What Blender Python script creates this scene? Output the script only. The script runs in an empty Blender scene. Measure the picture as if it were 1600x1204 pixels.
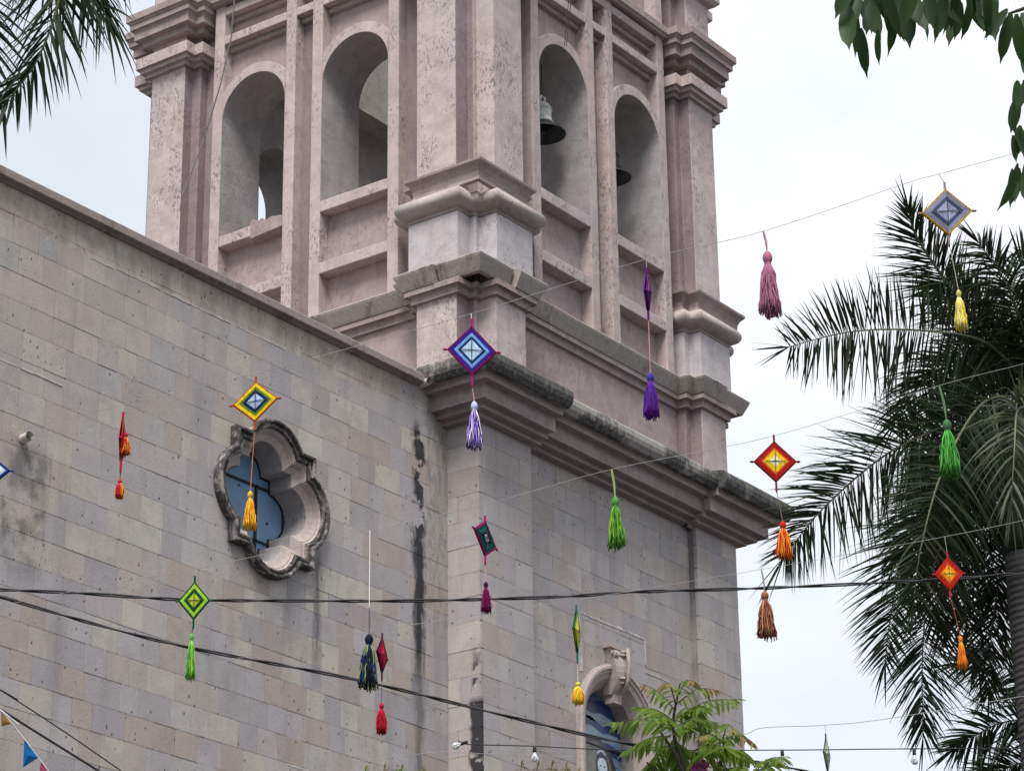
import bpy, bmesh, math, random
from mathutils import Vector, Matrix
from mathutils.geometry import delaunay_2d_cdt
random.seed(7)
PI = math.pi
scene = bpy.context.scene
COL = scene.collection

# ------------------------------------------------------------------ camera
YAW, PITCH, ROLL, FPX = math.radians(35.88019864), math.radians(22.39184482), math.radians(-0.73416619), 4325.6
CAM = Vector((-28.889, -21.481, 1.6))
fwd = Vector((math.cos(YAW)*math.cos(PITCH), math.sin(YAW)*math.cos(PITCH), math.sin(PITCH)))
r0 = fwd.cross(Vector((0, 0, 1))).normalized(); u0 = r0.cross(fwd)
RT = (r0*math.cos(ROLL) + u0*math.sin(ROLL)).normalized()
UP = (u0*math.cos(ROLL) - r0*math.sin(ROLL)).normalized()
cd = bpy.data.cameras.new('camera'); co = bpy.data.objects.new('camera', cd); COL.objects.link(co)
cd.sensor_width = 36; cd.sensor_fit = 'HORIZONTAL'; cd.lens = FPX/1600*36
cd.clip_start = 0.1; cd.clip_end = 6000
co.matrix_world = Matrix(((RT.x, UP.x, -fwd.x, CAM.x), (RT.y, UP.y, -fwd.y, CAM.y), (RT.z, UP.z, -fwd.z, CAM.z), (0, 0, 0, 1)))
scene.camera = co

# ------------------------------------------------------------------ light
SUN_EL, SUN_AZ = 58, 207          # towards the sun, azimuth measured from +X
world = bpy.data.worlds.new('World'); scene.world = world; world.use_nodes = True
nt = world.node_tree; nt.nodes.clear()
def N(t, tree, **kw):
    n = tree.nodes.new(t)
    for k, v in kw.items(): setattr(n, k, v)
    return n
def setup_world():
    L = nt.links.new
    out = N('ShaderNodeOutputWorld', nt); bg = N('ShaderNodeBackground', nt); bg.inputs[1].default_value = 0.1
    sky = N('ShaderNodeTexSky', nt, sky_type='NISHITA', sun_disc=False)
    sky.sun_elevation = math.radians(SUN_EL); sky.sun_rotation = math.radians(90-SUN_AZ)
    tc = N('ShaderNodeTexCoord', nt)
    mp = N('ShaderNodeMapping', nt); mp.inputs['Scale'].default_value = (1, 1, 1.8)
    n1 = N('ShaderNodeTexNoise', nt); n1.inputs['Scale'].default_value = 7.5; n1.inputs['Detail'].default_value = 9; n1.inputs['Roughness'].default_value = .55
    n2 = N('ShaderNodeTexNoise', nt); n2.inputs['Scale'].default_value = 2.4; n2.inputs['Detail'].default_value = 5
    L(tc.outputs['Generated'], mp.inputs[0]); L(mp.outputs[0], n1.inputs['Vector']); L(mp.outputs[0], n2.inputs['Vector'])
    gd = RT*0.145 + UP*0.10 + fwd; gd.normalize()      # brightest stretch of the cloud deck
    dot = N('ShaderNodeVectorMath', nt, operation='DOT_PRODUCT'); dot.inputs[1].default_value = gd
    L(tc.outputs['Generated'], dot.inputs[0])
    gl = N('ShaderNodeMapRange', nt); gl.inputs[1].default_value = .955; gl.inputs[2].default_value = .998; gl.inputs[4].default_value = .75
    L(dot.outputs['Value'], gl.inputs[0])
    a = N('ShaderNodeMath', nt, operation='MULTIPLY_ADD'); a.inputs[1].default_value = .8; L(n2.outputs[0], a.inputs[0]); L(gl.outputs[0], a.inputs[2])
    b = N('ShaderNodeMath', nt, operation='MULTIPLY_ADD'); b.inputs[1].default_value = 1.7; L(n1.outputs[0], b.inputs[0]); L(a.outputs[0], b.inputs[2])
    cr = N('ShaderNodeValToRGB', nt); e = cr.color_ramp
    e.elements[0].position = .28; e.elements[0].color = (.66, .705, .76, 1)
    e.elements[1].position = 1.0; e.elements[1].color = (.97, .98, 1.0, 1)
    m = e.elements.new(.62); m.color = (.75, .79, .84, 1)
    sc = N('ShaderNodeMath', nt, operation='MULTIPLY'); sc.inputs[1].default_value = .46; L(b.outputs[0], sc.inputs[0]); L(sc.outputs[0], cr.inputs[0])
    vm = N('ShaderNodeVectorMath', nt, operation='SCALE'); vm.inputs['Scale'].default_value = 5.65; L(cr.outputs[0], vm.inputs[0])
    mx = N('ShaderNodeMix', nt, data_type='RGBA'); mx.inputs[0].default_value = .9
    L(sky.outputs[0], mx.inputs[6]); L(vm.outputs[0], mx.inputs[7]); L(mx.outputs[2], bg.inputs[0]); L(bg.outputs[0], out.inputs[0])
setup_world()
sl = bpy.data.lights.new('sun', 'SUN'); so = bpy.data.objects.new('sun', sl); COL.objects.link(so)
sl.energy = 2.35; sl.angle = math.radians(26); sl.color = (1, .965, .93)
sd = Vector((math.cos(math.radians(SUN_AZ))*math.cos(math.radians(SUN_EL)), math.sin(math.radians(SUN_AZ))*math.cos(math.radians(SUN_EL)), math.sin(math.radians(SUN_EL))))
so.rotation_euler = sd.to_track_quat('Z', 'Y').to_euler(); so.location = (0, 0, 60)
scene.view_settings.view_transform = 'Standard'; scene.view_settings.look = 'None'
scene.view_settings.gamma = 1; scene.view_settings.use_curve_mapping = False
scene.view_settings.exposure = 1.05

# ------------------------------------------------------------------ helpers
def at(px, py, depth):
    """a place in the world: photo pixel and distance ahead of the photographer"""
    return CAM + depth*(fwd + RT*((px-800)/FPX) - UP*((py-602)/FPX))
def link(o, parent=None):
    COL.objects.link(o)
    if parent: o.parent = parent
    return o
def thing(name, label, cat, loc=(0, 0, 0), group=None):
    o = bpy.data.objects.new(name, None); o.empty_display_size = .2; COL.objects.link(o); o.location = loc
    o['label'] = label; o['category'] = cat
    if group: o['group'] = group
    return o
def tag(o, label, cat, group=None):
    o['label'] = label; o['category'] = cat
    if group: o['group'] = group
    return o
class MB:
    def __init__(s): s.v = []; s.f = []; s.m = []
    def add(s, vs, fs, mi=0):
        b = len(s.v); s.v += [tuple(v) for v in vs]; s.f += [tuple(b+i for i in f) for f in fs]; s.m += [mi]*len(fs)
    def box(s, x0, x1, y0, y1, z0, z1, mi=0):
        s.add([(x0,y0,z0),(x1,y0,z0),(x1,y1,z0),(x0,y1,z0),(x0,y0,z1),(x1,y0,z1),(x1,y1,z1),(x0,y1,z1)],
              [(0,3,2,1),(4,5,6,7),(0,1,5,4),(1,2,6,5),(2,3,7,6),(3,0,4,7)], mi)
    def tube(s, pts, r, n=6, mi=0, cap=True):
        pts = [Vector(p) for p in pts]; rs = r if isinstance(r, (list, tuple)) else [r]*len(pts)
        base = len(s.v); ref = None
        for i, p in enumerate(pts):
            t = (pts[min(i+1, len(pts)-1)]-pts[max(i-1, 0)]).normalized()
            if ref is None: ref = Vector((0,0,1)) if abs(t.z) < .9 else Vector((1,0,0))
            a = t.cross(ref).normalized(); b = a.cross(t); ref = b
            for k in range(n):
                w = 2*PI*k/n; s.v.append(tuple(p + (a*math.cos(w)+b*math.sin(w))*rs[i]))
        for i in range(len(pts)-1):
            for k in range(n):
                a0 = base+i*n+k; a1 = base+i*n+(k+1) % n
                s.f.append((a0, a1, a1+n, a0+n)); s.m.append(mi)
        if cap:
            s.f.append(tuple(base+k for k in range(n))[::-1]); s.m.append(mi)
            s.f.append(tuple(base+(len(pts)-1)*n+k for k in range(n))); s.m.append(mi)
    def lathe(s, prof, n=24, c=(0,0,0), mi=0):
        b = len(s.v)
        for r, z in prof:
            for k in range(n):
                w = 2*PI*k/n; s.v.append((c[0]+r*math.cos(w), c[1]+r*math.sin(w), c[2]+z))
        for i in range(len(prof)-1):
            for k in range(n):
                a0 = b+i*n+k; a1 = b+i*n+(k+1) % n
                s.f.append((a0, a1, a1+n, a0+n)); s.m.append(mi)
    def build(s, name, mats, parent=None, smooth=False):
        me = bpy.data.meshes.new(name); me.from_pydata(s.v, [], s.f); 
        for m in (mats if isinstance(mats, (list, tuple)) else [mats]): me.materials.append(m)
        me.polygons.foreach_set('material_index', s.m)
        if smooth: me.polygons.foreach_set('use_smooth', [True]*len(me.polygons))
        me.update(); return link(bpy.data.objects.new(name, me), parent)
def fixn(o):
    bm = bmesh.new(); bm.from_mesh(o.data); bmesh.ops.recalc_face_normals(bm, faces=bm.faces); bm.to_mesh(o.data); bm.free(); return o
def bevel(o, w=.012, seg=2, ang=35):
    m = o.modifiers.new('bevel', 'BEVEL'); m.width = w; m.segments = seg; m.limit_method = 'ANGLE'; m.angle_limit = math.radians(ang); return o
def region(outer, holes):
    """triangles of a 2D outline with holes"""
    vs = []; es = []
    for loop in [outer]+holes:
        b = len(vs); vs += [Vector(p) for p in loop]; es += [(b+i, b+(i+1) % len(loop)) for i in range(len(loop))]
    V, Ed, F, *_ = delaunay_2d_cdt(vs, es, [], 0, 1e-6)
    def inside(p, poly):
        c = False; j = len(poly)-1
        for i in range(len(poly)):
            a, b = poly[i], poly[j]
            if (a[1] > p[1]) != (b[1] > p[1]) and p[0] < (b[0]-a[0])*(p[1]-a[1])/(b[1]-a[1])+a[0]: c = not c
            j = i
        return c
    out = []
    for f in F:
        c = ((V[f[0]].x+V[f[1]].x+V[f[2]].x)/3, (V[f[0]].y+V[f[1]].y+V[f[2]].y)/3)
        if inside(c, outer) and not any(inside(c, h) for h in holes): out.append(tuple(f))
    return [tuple(v) for v in V], out
def slab(mb, outer, holes, n0, n1, fn, mi=0, hole_mi=None):
    """extrude a 2D (u,z) region between depths n0 (front) and n1; fn maps (u,z,n) to 3D"""
    V, F = region(outer, holes)
    if not F: return
    use = sorted({i for f in F for i in f}); ix = {q: i for i, q in enumerate(use)}
    V = [V[q] for q in use]; F = [tuple(ix[i] for i in f) for f in F]
    nv = len(V); b = len(mb.v)
    mb.v += [fn(v[0], v[1], n0) for v in V] + [fn(v[0], v[1], n1) for v in V]
    cnt = {}
    for f in F:
        mb.f.append(tuple(b+i for i in f)); mb.m.append(mi)
        mb.f.append(tuple(b+nv+i for i in f[::-1])); mb.m.append(mi)
        for i in range(3):
            e = (f[i], f[(i+1) % 3]); k = tuple(sorted(e)); cnt.setdefault(k, []).append(e)
    hs = {}
    def onhole(p): return any(min((p[0]-q[0])**2+(p[1]-q[1])**2 for q in h) < 1e-8 for h in holes)
    for k, l in cnt.items():
        if len(l) == 1:
            i, j = l[0]
            mb.f.append((b+j, b+i, b+nv+i, b+nv+j)); mb.m.append(hole_mi if hole_mi is not None and onhole(V[i]) and onhole(V[j]) else mi)
def sweep(mb, path, prof, closed=False, mi=0, cap=True):
    """run a profile [(projection, z)] along a plan path, outward to the right of travel"""
    P = [Vector((p[0], p[1])) for p in path]; n = len(P); offs = []
    for i in range(n):
        def nr(a, b): d = (b-a).normalized(); return Vector((d.y, -d.x))
        if closed or 0 < i < n-1:
            n1 = nr(P[i-1], P[i]); n2 = nr(P[i], P[(i+1) % n])
            d = 1+n1.dot(n2); offs.append((n1+n2)/max(d, .2))
        elif i == 0: offs.append(nr(P[0], P[1]))
        else: offs.append(nr(P[-2], P[-1]))
    b = len(mb.v); m = len(prof)
    for i in range(n):
        for p, z in prof: mb.v.append((P[i].x+offs[i].x*p, P[i].y+offs[i].y*p, z))
    for i in range(n if closed else n-1):
        j = (i+1) % n
        for k in range(m-1):
            mb.f.append((b+i*m+k, b+j*m+k, b+j*m+k+1, b+i*m+k+1)); mb.m.append(mi)
    if not closed and cap:
        mb.f.append(tuple(b+k for k in range(m))); mb.m.append(mi)
        mb.f.append(tuple(b+(n-1)*m+k for k in range(m))[::-1]); mb.m.append(mi)
def arc(cx, cz, r, a0, a1, n): return [(cx+r*math.cos(math.radians(a0+(a1-a0)*i/n)), cz+r*math.sin(math.radians(a0+(a1-a0)*i/n))) for i in range(n+1)]

# ------------------------------------------------------------------ materials
def mat(name):
    m = bpy.data.materials.new(name); m.use_nodes = True; t = m.node_tree
    bs = t.nodes['Principled BSDF']; bs.inputs['Specular IOR Level'].default_value = .25
    return m, t, bs
class G:
    """tiny node-graph helper"""
    def __init__(s, t): s.t = t
    def n(s, ty, **kw): return N(ty, s.t, **kw)
    def link(s, a, b): s.t.links.new(a, b)
    def val(s, inp, v):
        if hasattr(v, 'is_output'): s.link(v, inp)
        else: inp.default_value = v
    def math(s, op, a, b=0, c=None, clamp=False):
        n = s.n('ShaderNodeMath', operation=op); n.use_clamp = clamp; s.val(n.inputs[0], a); s.val(n.inputs[1], b)
        if c is not None: s.val(n.inputs[2], c)
        return n.outputs[0]
    def noise(s, vec, scale, detail=4, rough=.55, dist=0):
        n = s.n('ShaderNodeTexNoise'); s.link(vec, n.inputs['Vector']); n.inputs['Scale'].default_value = scale
        n.inputs['Detail'].default_value = detail; n.inputs['Roughness'].default_value = rough; n.inputs['Distortion'].default_value = dist
        return n.outputs[0]
    def scalev(s, vec, sc, off=None):
        n = s.n('ShaderNodeMapping'); n.inputs['Scale'].default_value = sc; s.link(vec, n.inputs['Vector'])
        if off is not None: s.link(off, n.inputs['Location'])
        return n.outputs[0]
    def ramp(s, f, stops, interp='LINEAR'):
        n = s.n('ShaderNodeValToRGB'); r = n.color_ramp; r.interpolation = interp; s.link(f, n.inputs[0])
        while len(r.elements) < len(stops): r.elements.new(.5)
        for e, (p, c) in zip(r.elements, stops): e.position = p; e.color = (*c, 1) if len(c) == 3 else c
        return n.outputs[0]
    def range(s, f, a, b, c=0, d=1):
        n = s.n('ShaderNodeMapRange'); s.link(f, n.inputs[0])
        for i, v in enumerate((a, b, c, d)): n.inputs[i+1].default_value = v
        return n.outputs[0]
    def mix(s, f, a, b, mode='MIX'):
        n = s.n('ShaderNodeMix', data_type='RGBA', blend_type=mode); s.val(n.inputs[0], f)
        for i, v in ((6, a), (7, b)):
            if hasattr(v, 'is_output'): s.link(v, n.inputs[i])
            else: n.inputs[i].default_value = (*v, 1)
        return n.outputs[2]
    def pos(s): return s.n('ShaderNodeNewGeometry').outputs['Position']
    def bump(s, h, strength, dist=.02):
        n = s.n('ShaderNodeBump'); n.inputs['Strength'].default_value = strength; n.inputs['Distance'].default_value = dist; s.link(h, n.inputs['Height']); return n.outputs[0]

def stucco(name, base, pale, dark, speck=.5, streak=.4, speckcol=(.09,.075,.075), seed=0.0):
    m, t, bs = mat(name); g = G(t)
    oi = g.n('ShaderNodeObjectInfo').outputs['Random']
    P = g.pos()
    off = g.n('ShaderNodeCombineXYZ'); g.val(off.inputs[0], g.math('MULTIPLY', oi, 37.0)); off.inputs[1].default_value = seed
    V = g.scalev(P, (1,1,1), off.outputs[0])
    big = g.noise(V, 1.1, 6, .6, .3)
    mid = g.noise(V, 5, 6, .65)
    c = g.mix(g.range(big, .35, .68), base, pale)
    c = g.mix(g.math('MULTIPLY', g.range(mid, .42, .72), .7), c, dark)
    vs = g.scalev(V, (9, 9, .55)); st = g.noise(vs, 1.0, 5, .6)
    c = g.mix(g.math('MULTIPLY', g.range(st, .5, .8), streak), c, dark)
    # bluish weathered film
    c = g.mix(g.math('MULTIPLY', g.range(g.noise(V, .8, 3), .45, .75), .25), c, (.36,.34,.38))
    # flaked spots
    sp = g.noise(g.scalev(V, (1,1,.6)), 24, 4, .7); msk = g.noise(V, 1.3, 4, .6)
    sm = g.math('MULTIPLY', g.range(sp, .54, .60), g.range(msk, .44, .60), clamp=True)
    c = g.mix(g.math('MULTIPLY', sm, speck), c, speckcol)
    fine = g.noise(V, 60, 4, .7)
    c = g.mix(.18, c, g.ramp(fine, [(.3, (.25,.22,.22)), (.75, (.55,.5,.49))]))
    g.link(c, bs.inputs['Base Color']); bs.inputs['Roughness'].default_value = .92
    h = g.math('ADD', g.math('MULTIPLY', mid, .6), g.math('MULTIPLY', fine, .3))
    h = g.math('SUBTRACT', h, g.math('MULTIPLY', sm, .35))
    g.link(g.bump(h, .55, .03), bs.inputs['Normal'])
    return m
M = {}
M['frame'] = stucco('pale_pink_stucco', (.44,.345,.33), (.53,.44,.425), (.30,.23,.225), speck=.7, streak=.5)
M['plum'] = stucco('shade_plum_stucco', (.195,.136,.145), (.26,.19,.195), (.13,.09,.10), speck=.35, streak=.5, seed=22.)  # weathered plum paint, darkened further to carry the shade of the recesses
M['panel'] = stucco('pink_stucco', (.35,.255,.243), (.43,.34,.325), (.22,.16,.16), speck=.3, streak=.6, seed=3.)
M['pier'] = stucco('flaking_pink_stucco', (.43,.345,.33), (.55,.47,.455), (.28,.22,.215), speck=.75, streak=.35, seed=6.)
M['pedestal'] = stucco('whitish_stucco', (0.482,0.439,0.439), (0.516,0.490,0.507), (0.310,0.275,0.284), speck=.35, streak=.45, seed=9.)
M['torus'] = stucco('tan_stucco', (0.378,0.314,0.292), (0.430,0.370,0.353), (0.241,0.202,0.189), speck=.3, streak=.3, seed=10.)
M['reveal'] = stucco('grey_stucco', (.315,.29,.285), (.40,.375,.365), (.19,.17,.165), speck=.3, streak=.3, seed=12.)
M['moulding'] = stucco('moulding_stucco', (.29,.215,.20), (.37,.295,.28), (.16,.12,.112), speck=.35, streak=.5, seed=15.)
M['inside'] = stucco('olive_grey_plaster', (.30,.28,.255), (.38,.365,.335), (.17,.155,.14), speck=.3, streak=.3, seed=18.)

def lichen(name, pale, black, amount, scale=1.0, patch=False):
    m, t, bs = mat(name); g = G(t); P = g.pos()
    blot = g.noise(P, 1.7*scale, 6, .62, .4); fine = g.noise(P, 14, 5, .7)
    st = g.noise(g.scalev(P, (14, 14, 1.2)), 1, 4, .6)
    f = g.math('ADD', g.math('MULTIPLY', blot, .75), g.math('MULTIPLY', st, .35))
    if patch:                                   # the blackened first length of the front cornice
        sx = g.n('ShaderNodeSeparateXYZ'); g.link(P, sx.inputs[0])
        f = g.math('ADD', f, g.math('MULTIPLY', g.math('MULTIPLY', g.math('LESS_THAN', sx.outputs[0], 1.36), g.math('LESS_THAN', sx.outputs[1], -.6)), .25))
    c = g.mix(g.range(f, .72-amount*.4, .80-amount*.4), pale, black)
    c = g.mix(g.math('MULTIPLY', g.range(st, .55, .72), .5), c, tuple(min(1, x*1.25) for x in pale))
    c = g.mix(.35, c, g.ramp(fine, [(.3, tuple(x*.5 for x in black)), (.75, pale)]))
    g.link(c, bs.inputs['Base Color']); bs.inputs['Roughness'].default_value = .95
    g.link(g.bump(g.math('ADD', g.math('MULTIPLY', fine, .6), g.math('MULTIPLY', blot, .4)), .5, .03), bs.inputs['Normal'])
    return m
M['slab'] = lichen('lichened_slab', (.33,.305,.285), (.032,.034,.032), .58, .8, patch=True)
M['slab_grey'] = lichen('grey_slab', (.36,.32,.295), (.14,.12,.105), .30)
M['blackened'] = lichen('blackened_cantera', (.34,.30,.28), (.015,.015,.017), .66, 2.6)
M['cantera'] = lichen('carved_cantera', (.46,.39,.36), (.20,.165,.15), .20, 1.8)
M['coping'] = lichen('coping_plaster', (.33,.275,.265), (.16,.125,.12), .35)

def stone(name):
    m, t, bs = mat(name); g = G(t)
    oi = g.n('ShaderNodeObjectInfo').outputs['Random']; geo = g.n('ShaderNodeNewGeometry'); P = geo.outputs['Position']
    rnd = g.math('FRACT', g.math('ADD', g.math('MULTIPLY', oi, 7.77), geo.outputs['Random Per Island']))
    rnd2 = g.math('FRACT', g.math('MULTIPLY', rnd, 53.7)); rnd3 = g.math('FRACT', g.math('MULTIPLY', rnd, 917.3))
    off = g.n('ShaderNodeCombineXYZ')
    for i, k in enumerate((61., 23., 47.)): g.val(off.inputs[i], g.math('MULTIPLY', rnd, k))
    V = g.scalev(P, (1,1,1), off.outputs[0])
    sep = g.n('ShaderNodeSeparateXYZ'); g.link(P, sep.inputs[0]); X, Y, Z = sep.outputs
    c = g.ramp(rnd, [(0, (.36,.33,.335)), (.10, (.285,.27,.30)), (.20, (.375,.335,.30)), (.30, (.335,.315,.345)), (.40, (.43,.405,.36)), (.50, (.31,.295,.315)), (.60, (.35,.295,.255)), (.68, (.365,.35,.375)), (.76, (.40,.38,.375)), (.84, (.325,.27,.24)), (.92, (.46,.44,.385)), (.97, (.295,.255,.25))], 'CONSTANT')
    c = g.mix(g.math('MULTIPLY_ADD', g.math('GREATER_THAN', X, -.02), .24, .12), c, (.365,.34,.35))
    c = g.mix(1, c, (1.06,1.025,.995), 'MULTIPLY')
    # the old upper courses at the far left are browner
    oldz = g.math('SUBTRACT', g.math('MULTIPLY', g.math('ADD', Z, -13.6), .45), g.math('MULTIPLY', g.math('ADD', X, 5.6), .33))
    oldf = g.math('MULTIPLY', g.math('ADD', g.math('ADD', oldz, -.1), g.math('MULTIPLY', g.noise(P, .8, 3), .5)), .55, clamp=True)
    old = g.ramp(rnd2, [(0, (.41,.345,.30)), (.4, (.37,.32,.28)), (.65, (.44,.38,.33)), (.85, (.345,.33,.315))], 'CONSTANT')
    onnave = g.math('LESS_THAN', X, -.02)
    c = g.mix(g.math('MULTIPLY', oldf, onnave), c, old)
    clo = g.math('ADD', g.math('MULTIPLY', g.noise(V, 3.2, 6, .62, .2), .6), g.math('MULTIPLY', g.noise(P, 1.1, 5, .6), .4)); fine = g.noise(V, 42, 5, .7)
    c = g.mix(g.math('MULTIPLY', g.range(clo, .46, .62), .5), c, (.24,.22,.222))
    c = g.mix(.28, c, g.ramp(fine, [(.25, (.16,.145,.14)), (.7, (.52,.48,.46))]))
    # rough tan plaster over the course below the coping and beside the tower
    tp = g.noise(g.scalev(P, (2.2,2.2,1.2)), 1.6, 6, .65, .5)
    topm = g.math('MULTIPLY', g.math('MULTIPLY', g.range(g.math('ADD', Z, g.math('MULTIPLY', tp, .12)), 15.98, 16.02), g.range(X, -.9, -1.6)), onnave)
    c = g.mix(g.math('MULTIPLY', topm, .8), c, g.ramp(tp, [(.32, (.25,.205,.175)), (.5, (.37,.31,.265)), (.62, (.46,.41,.36)), (.75, (.30,.25,.215))]))
    cem = g.math('MULTIPLY', g.math('MULTIPLY', g.range(g.math('ADD', X, g.math('MULTIPLY', g.math('SUBTRACT', tp, .5), .3)), -.50, -.44), onnave), g.range(Z, 12.5, 13.6))
    ctx = g.noise(g.scalev(P, (8,8,2.4)), 1, 6, .7, 1.2)
    c = g.mix(g.math('MULTIPLY', cem, .75), c, g.ramp(ctx, [(.34, (.14,.125,.115)), (.46, (.27,.245,.225)), (.6, (.37,.335,.305))]))
    # pores of the volcanic stone
    pv = g.n('ShaderNodeTexVoronoi'); pv.inputs['Scale'].default_value = 8.5; g.link(g.scalev(V, (1.25,1,.72)), pv.inputs['Vector'])
    wob = g.noise(V, 30, 3)
    d = g.math('ADD', pv.outputs['Distance'], g.math('MULTIPLY', wob, .22))
    csel = g.n('ShaderNodeSeparateColor'); g.link(pv.outputs['Color'], csel.inputs[0])
    keep = g.math('LESS_THAN', csel.outputs[0], g.range(rnd3, .10, .95, .06, .75))
    pore = g.math('MULTIPLY', g.range(d, .26, .19), keep, clamp=True)
    pv2 = g.n('ShaderNodeTexVoronoi'); pv2.inputs['Scale'].default_value = 24; g.link(V, pv2.inputs['Vector'])
    cs2 = g.n('ShaderNodeSeparateColor'); g.link(pv2.outputs['Color'], cs2.inputs[0])
    p2 = g.math('MULTIPLY', g.range(g.math('ADD', pv2.outputs['Distance'], g.math('MULTIPLY', wob, .25)), .30, .22), g.math('LESS_THAN', cs2.outputs[0], g.range(rnd3, .2, .95, .05, .6)), clamp=True)
    pore = g.math('MAXIMUM', pore, g.math('MULTIPLY', p2, .8))
    c = g.mix(g.math('MULTIPLY', pore, .85), c, (.085,.065,.06))
    # lime splashes
    ls = g.noise(P, 7, 4, .6); c = g.mix(g.math('MULTIPLY', g.range(ls, .69, .73), .6), c, (.56,.54,.53))
    # washed-down grime, soft
    gr = g.noise(g.scalev(P, (3.2,3.2,.35)), 1, 5, .6); c = g.mix(g.math('MULTIPLY', g.range(gr, .52, .75), .4), c, (.19,.175,.18))
    # water stains with shapes of their own
    nz = g.noise(g.scalev(P, (9,9,2.2)), 1, 5, .65)
    nz2 = g.noise(P, 3.4, 4, .6)
    def band(x0, hw, z0, z1, soft=.3, thr=.5):
        ax = g.math('ABSOLUTE', g.math('SUBTRACT', X, x0))
        fx = g.range(g.math('ADD', ax, g.math('MULTIPLY', g.math('SUBTRACT', nz, .5), .34)), hw+.05, hw-.045)
        fz = g.math('MULTIPLY', g.range(Z, z0-soft, z0+soft*.3), g.range(Z, z1+.12, z1-.1), clamp=True)
        return g.math('MULTIPLY', fx, fz, clamp=True)
    s1 = g.math('MULTIPLY', band(-.65, .13, 13.0, 15.75), g.range(nz2, .46, .52))
    s1 = g.math('MAXIMUM', s1, g.math('MULTIPLY', band(-.655, .095, 12.3, 14.15, .8), 1.0))
    s1 = g.math('MAXIMUM', s1, g.math('MULTIPLY', band(-.63, .07, 10.2, 12.7, .4), .55))
    s2 = g.math('MULTIPLY', band(-2.77, .06, 11.9, 13.3, .5), .62)
    s3 = g.math('MULTIPLY', g.math('MULTIPLY', band(-8.0, .35, 12.0, 13.2, .5), g.range(nz2, .4, .6)), .55)
    y4 = g.math('MULTIPLY', g.range(g.math('ADD', Y, g.math('MULTIPLY', g.math('SUBTRACT', nz2, .5), .3)), .20, .15), g.math('LESS_THAN', g.math('ABSOLUTE', X), .06))
    s4 = g.math('MULTIPLY', y4, g.math('ADD', g.math('MULTIPLY', g.range(Z, 11.95, 11.85), g.range(nz2, .33, .38)), g.math('MULTIPLY', g.range(Z, 12.7, 12.3), g.range(nz2, .54, .6)), clamp=True))
    st = g.math('MAXIMUM', g.math('MULTIPLY', g.math('MAXIMUM', g.math('MAXIMUM', s1, s2), s3), onnave), s4)
    c = g.mix(g.math('MULTIPLY', st, .95), c, (.022,.022,.026))
    g.link(c, bs.inputs['Base Color']); bs.inputs['Roughness'].default_value = .93
    h = g.math('SUBTRACT', g.math('ADD', g.math('MULTIPLY', fine, .35), g.math('MULTIPLY', clo, .5)), pore)
    g.link(g.bump(h, .5, .02), bs.inputs['Normal'])
    return m
M['stone'] = stone('cantera_ashlar')
def flat(name, col, rough=.7, var=.15, scale=20, spec=.25, metal=0, trans=0):
    m, t, bs = mat(name); g = G(t)
    P = g.n('ShaderNodeTexCoord').outputs['Object']
    f = g.noise(P, scale, 4, .6)
    c = g.mix(g.range(f, .3, .7), tuple(x*(1-var) for x in col), tuple(min(1, x*(1+var)) for x in col))
    g.link(c, bs.inputs['Base Color']); bs.inputs['Roughness'].default_value = rough
    bs.inputs['Specular IOR Level'].default_value = spec; bs.inputs['Metallic'].default_value = metal
    if trans: bs.inputs['Transmission Weight'].default_value = trans
    return m
M['mortar'] = flat('mortar', (.235,.215,.21), .95, .5, 1.5)
M['lime'] = flat('white_mortar', (.47,.44,.43), .95, .3, 8)
M['pvc'] = flat('white_pipe', (.58,.55,.52), .6, .25, 9)
M['cable'] = flat('black_cable', (.018,.018,.022), .6)
M['string'] = flat('grey_string', (.30,.29,.29), .8)
M['string_w'] = flat('white_string', (.68,.66,.66), .8)
M['wood'] = flat('dark_stick', (.06,.045,.05), .8)
M['bronze'] = flat('dark_bronze', (.045,.047,.047), .55, .4, 6, .4, .4)
M['bellwhite'] = flat('whitewashed_bell', (.52,.51,.48), .7, .35, 9)
M['iron'] = flat('iron', (.10,.07,.055), .8, .4, 10)

# ------------------------------------------------------------------ ground
def ground():
    m, t, bs = mat('low_bounce'); g = G(t); P = g.pos()
    c = g.mix(g.noise(P, .6, 6), (.045,.045,.046), (.075,.072,.07)); g.link(c, bs.inputs['Base Color']); bs.inputs['Roughness'].default_value = .9  # colour set low to keep bounce light off the cornice undersides
    b = MB(); b.add([(-1500,-1500,0),(1500,-1500,0),(1500,1500,0),(-1500,1500,0)], [(0,1,2,3)])
    o = b.build('ground', m); o['kind'] = 'structure'; o['label'] = 'unseen street ground, set dark to cut bounce light'
ground()

# ------------------------------------------------------------------ bell tower
C0 = 3.395
tower = thing('bell_tower', 'pink stuccoed bell tower with arched belfry openings rising above a stone shaft', 'bell tower', (C0, C0, 0))
ROT = [Matrix.Rotation(k*PI/2, 4, 'Z') for k in range(4)]     # 0 front (-y), 1 right, 2 back, 3 left
def tpart(mb, name, m, smooth=False, bev=0, par=None):
    o = mb.build(name, m, par or tower, smooth); fixn(o)
    if bev: bevel(o, bev)
    return o
def fourfold(o, ks=(1, 2, 3)):
    for k in ks:
        c = o.copy(); COL.objects.link(c); c.parent = o.parent; c.matrix_basis = ROT[k] @ o.matrix_basis
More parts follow.
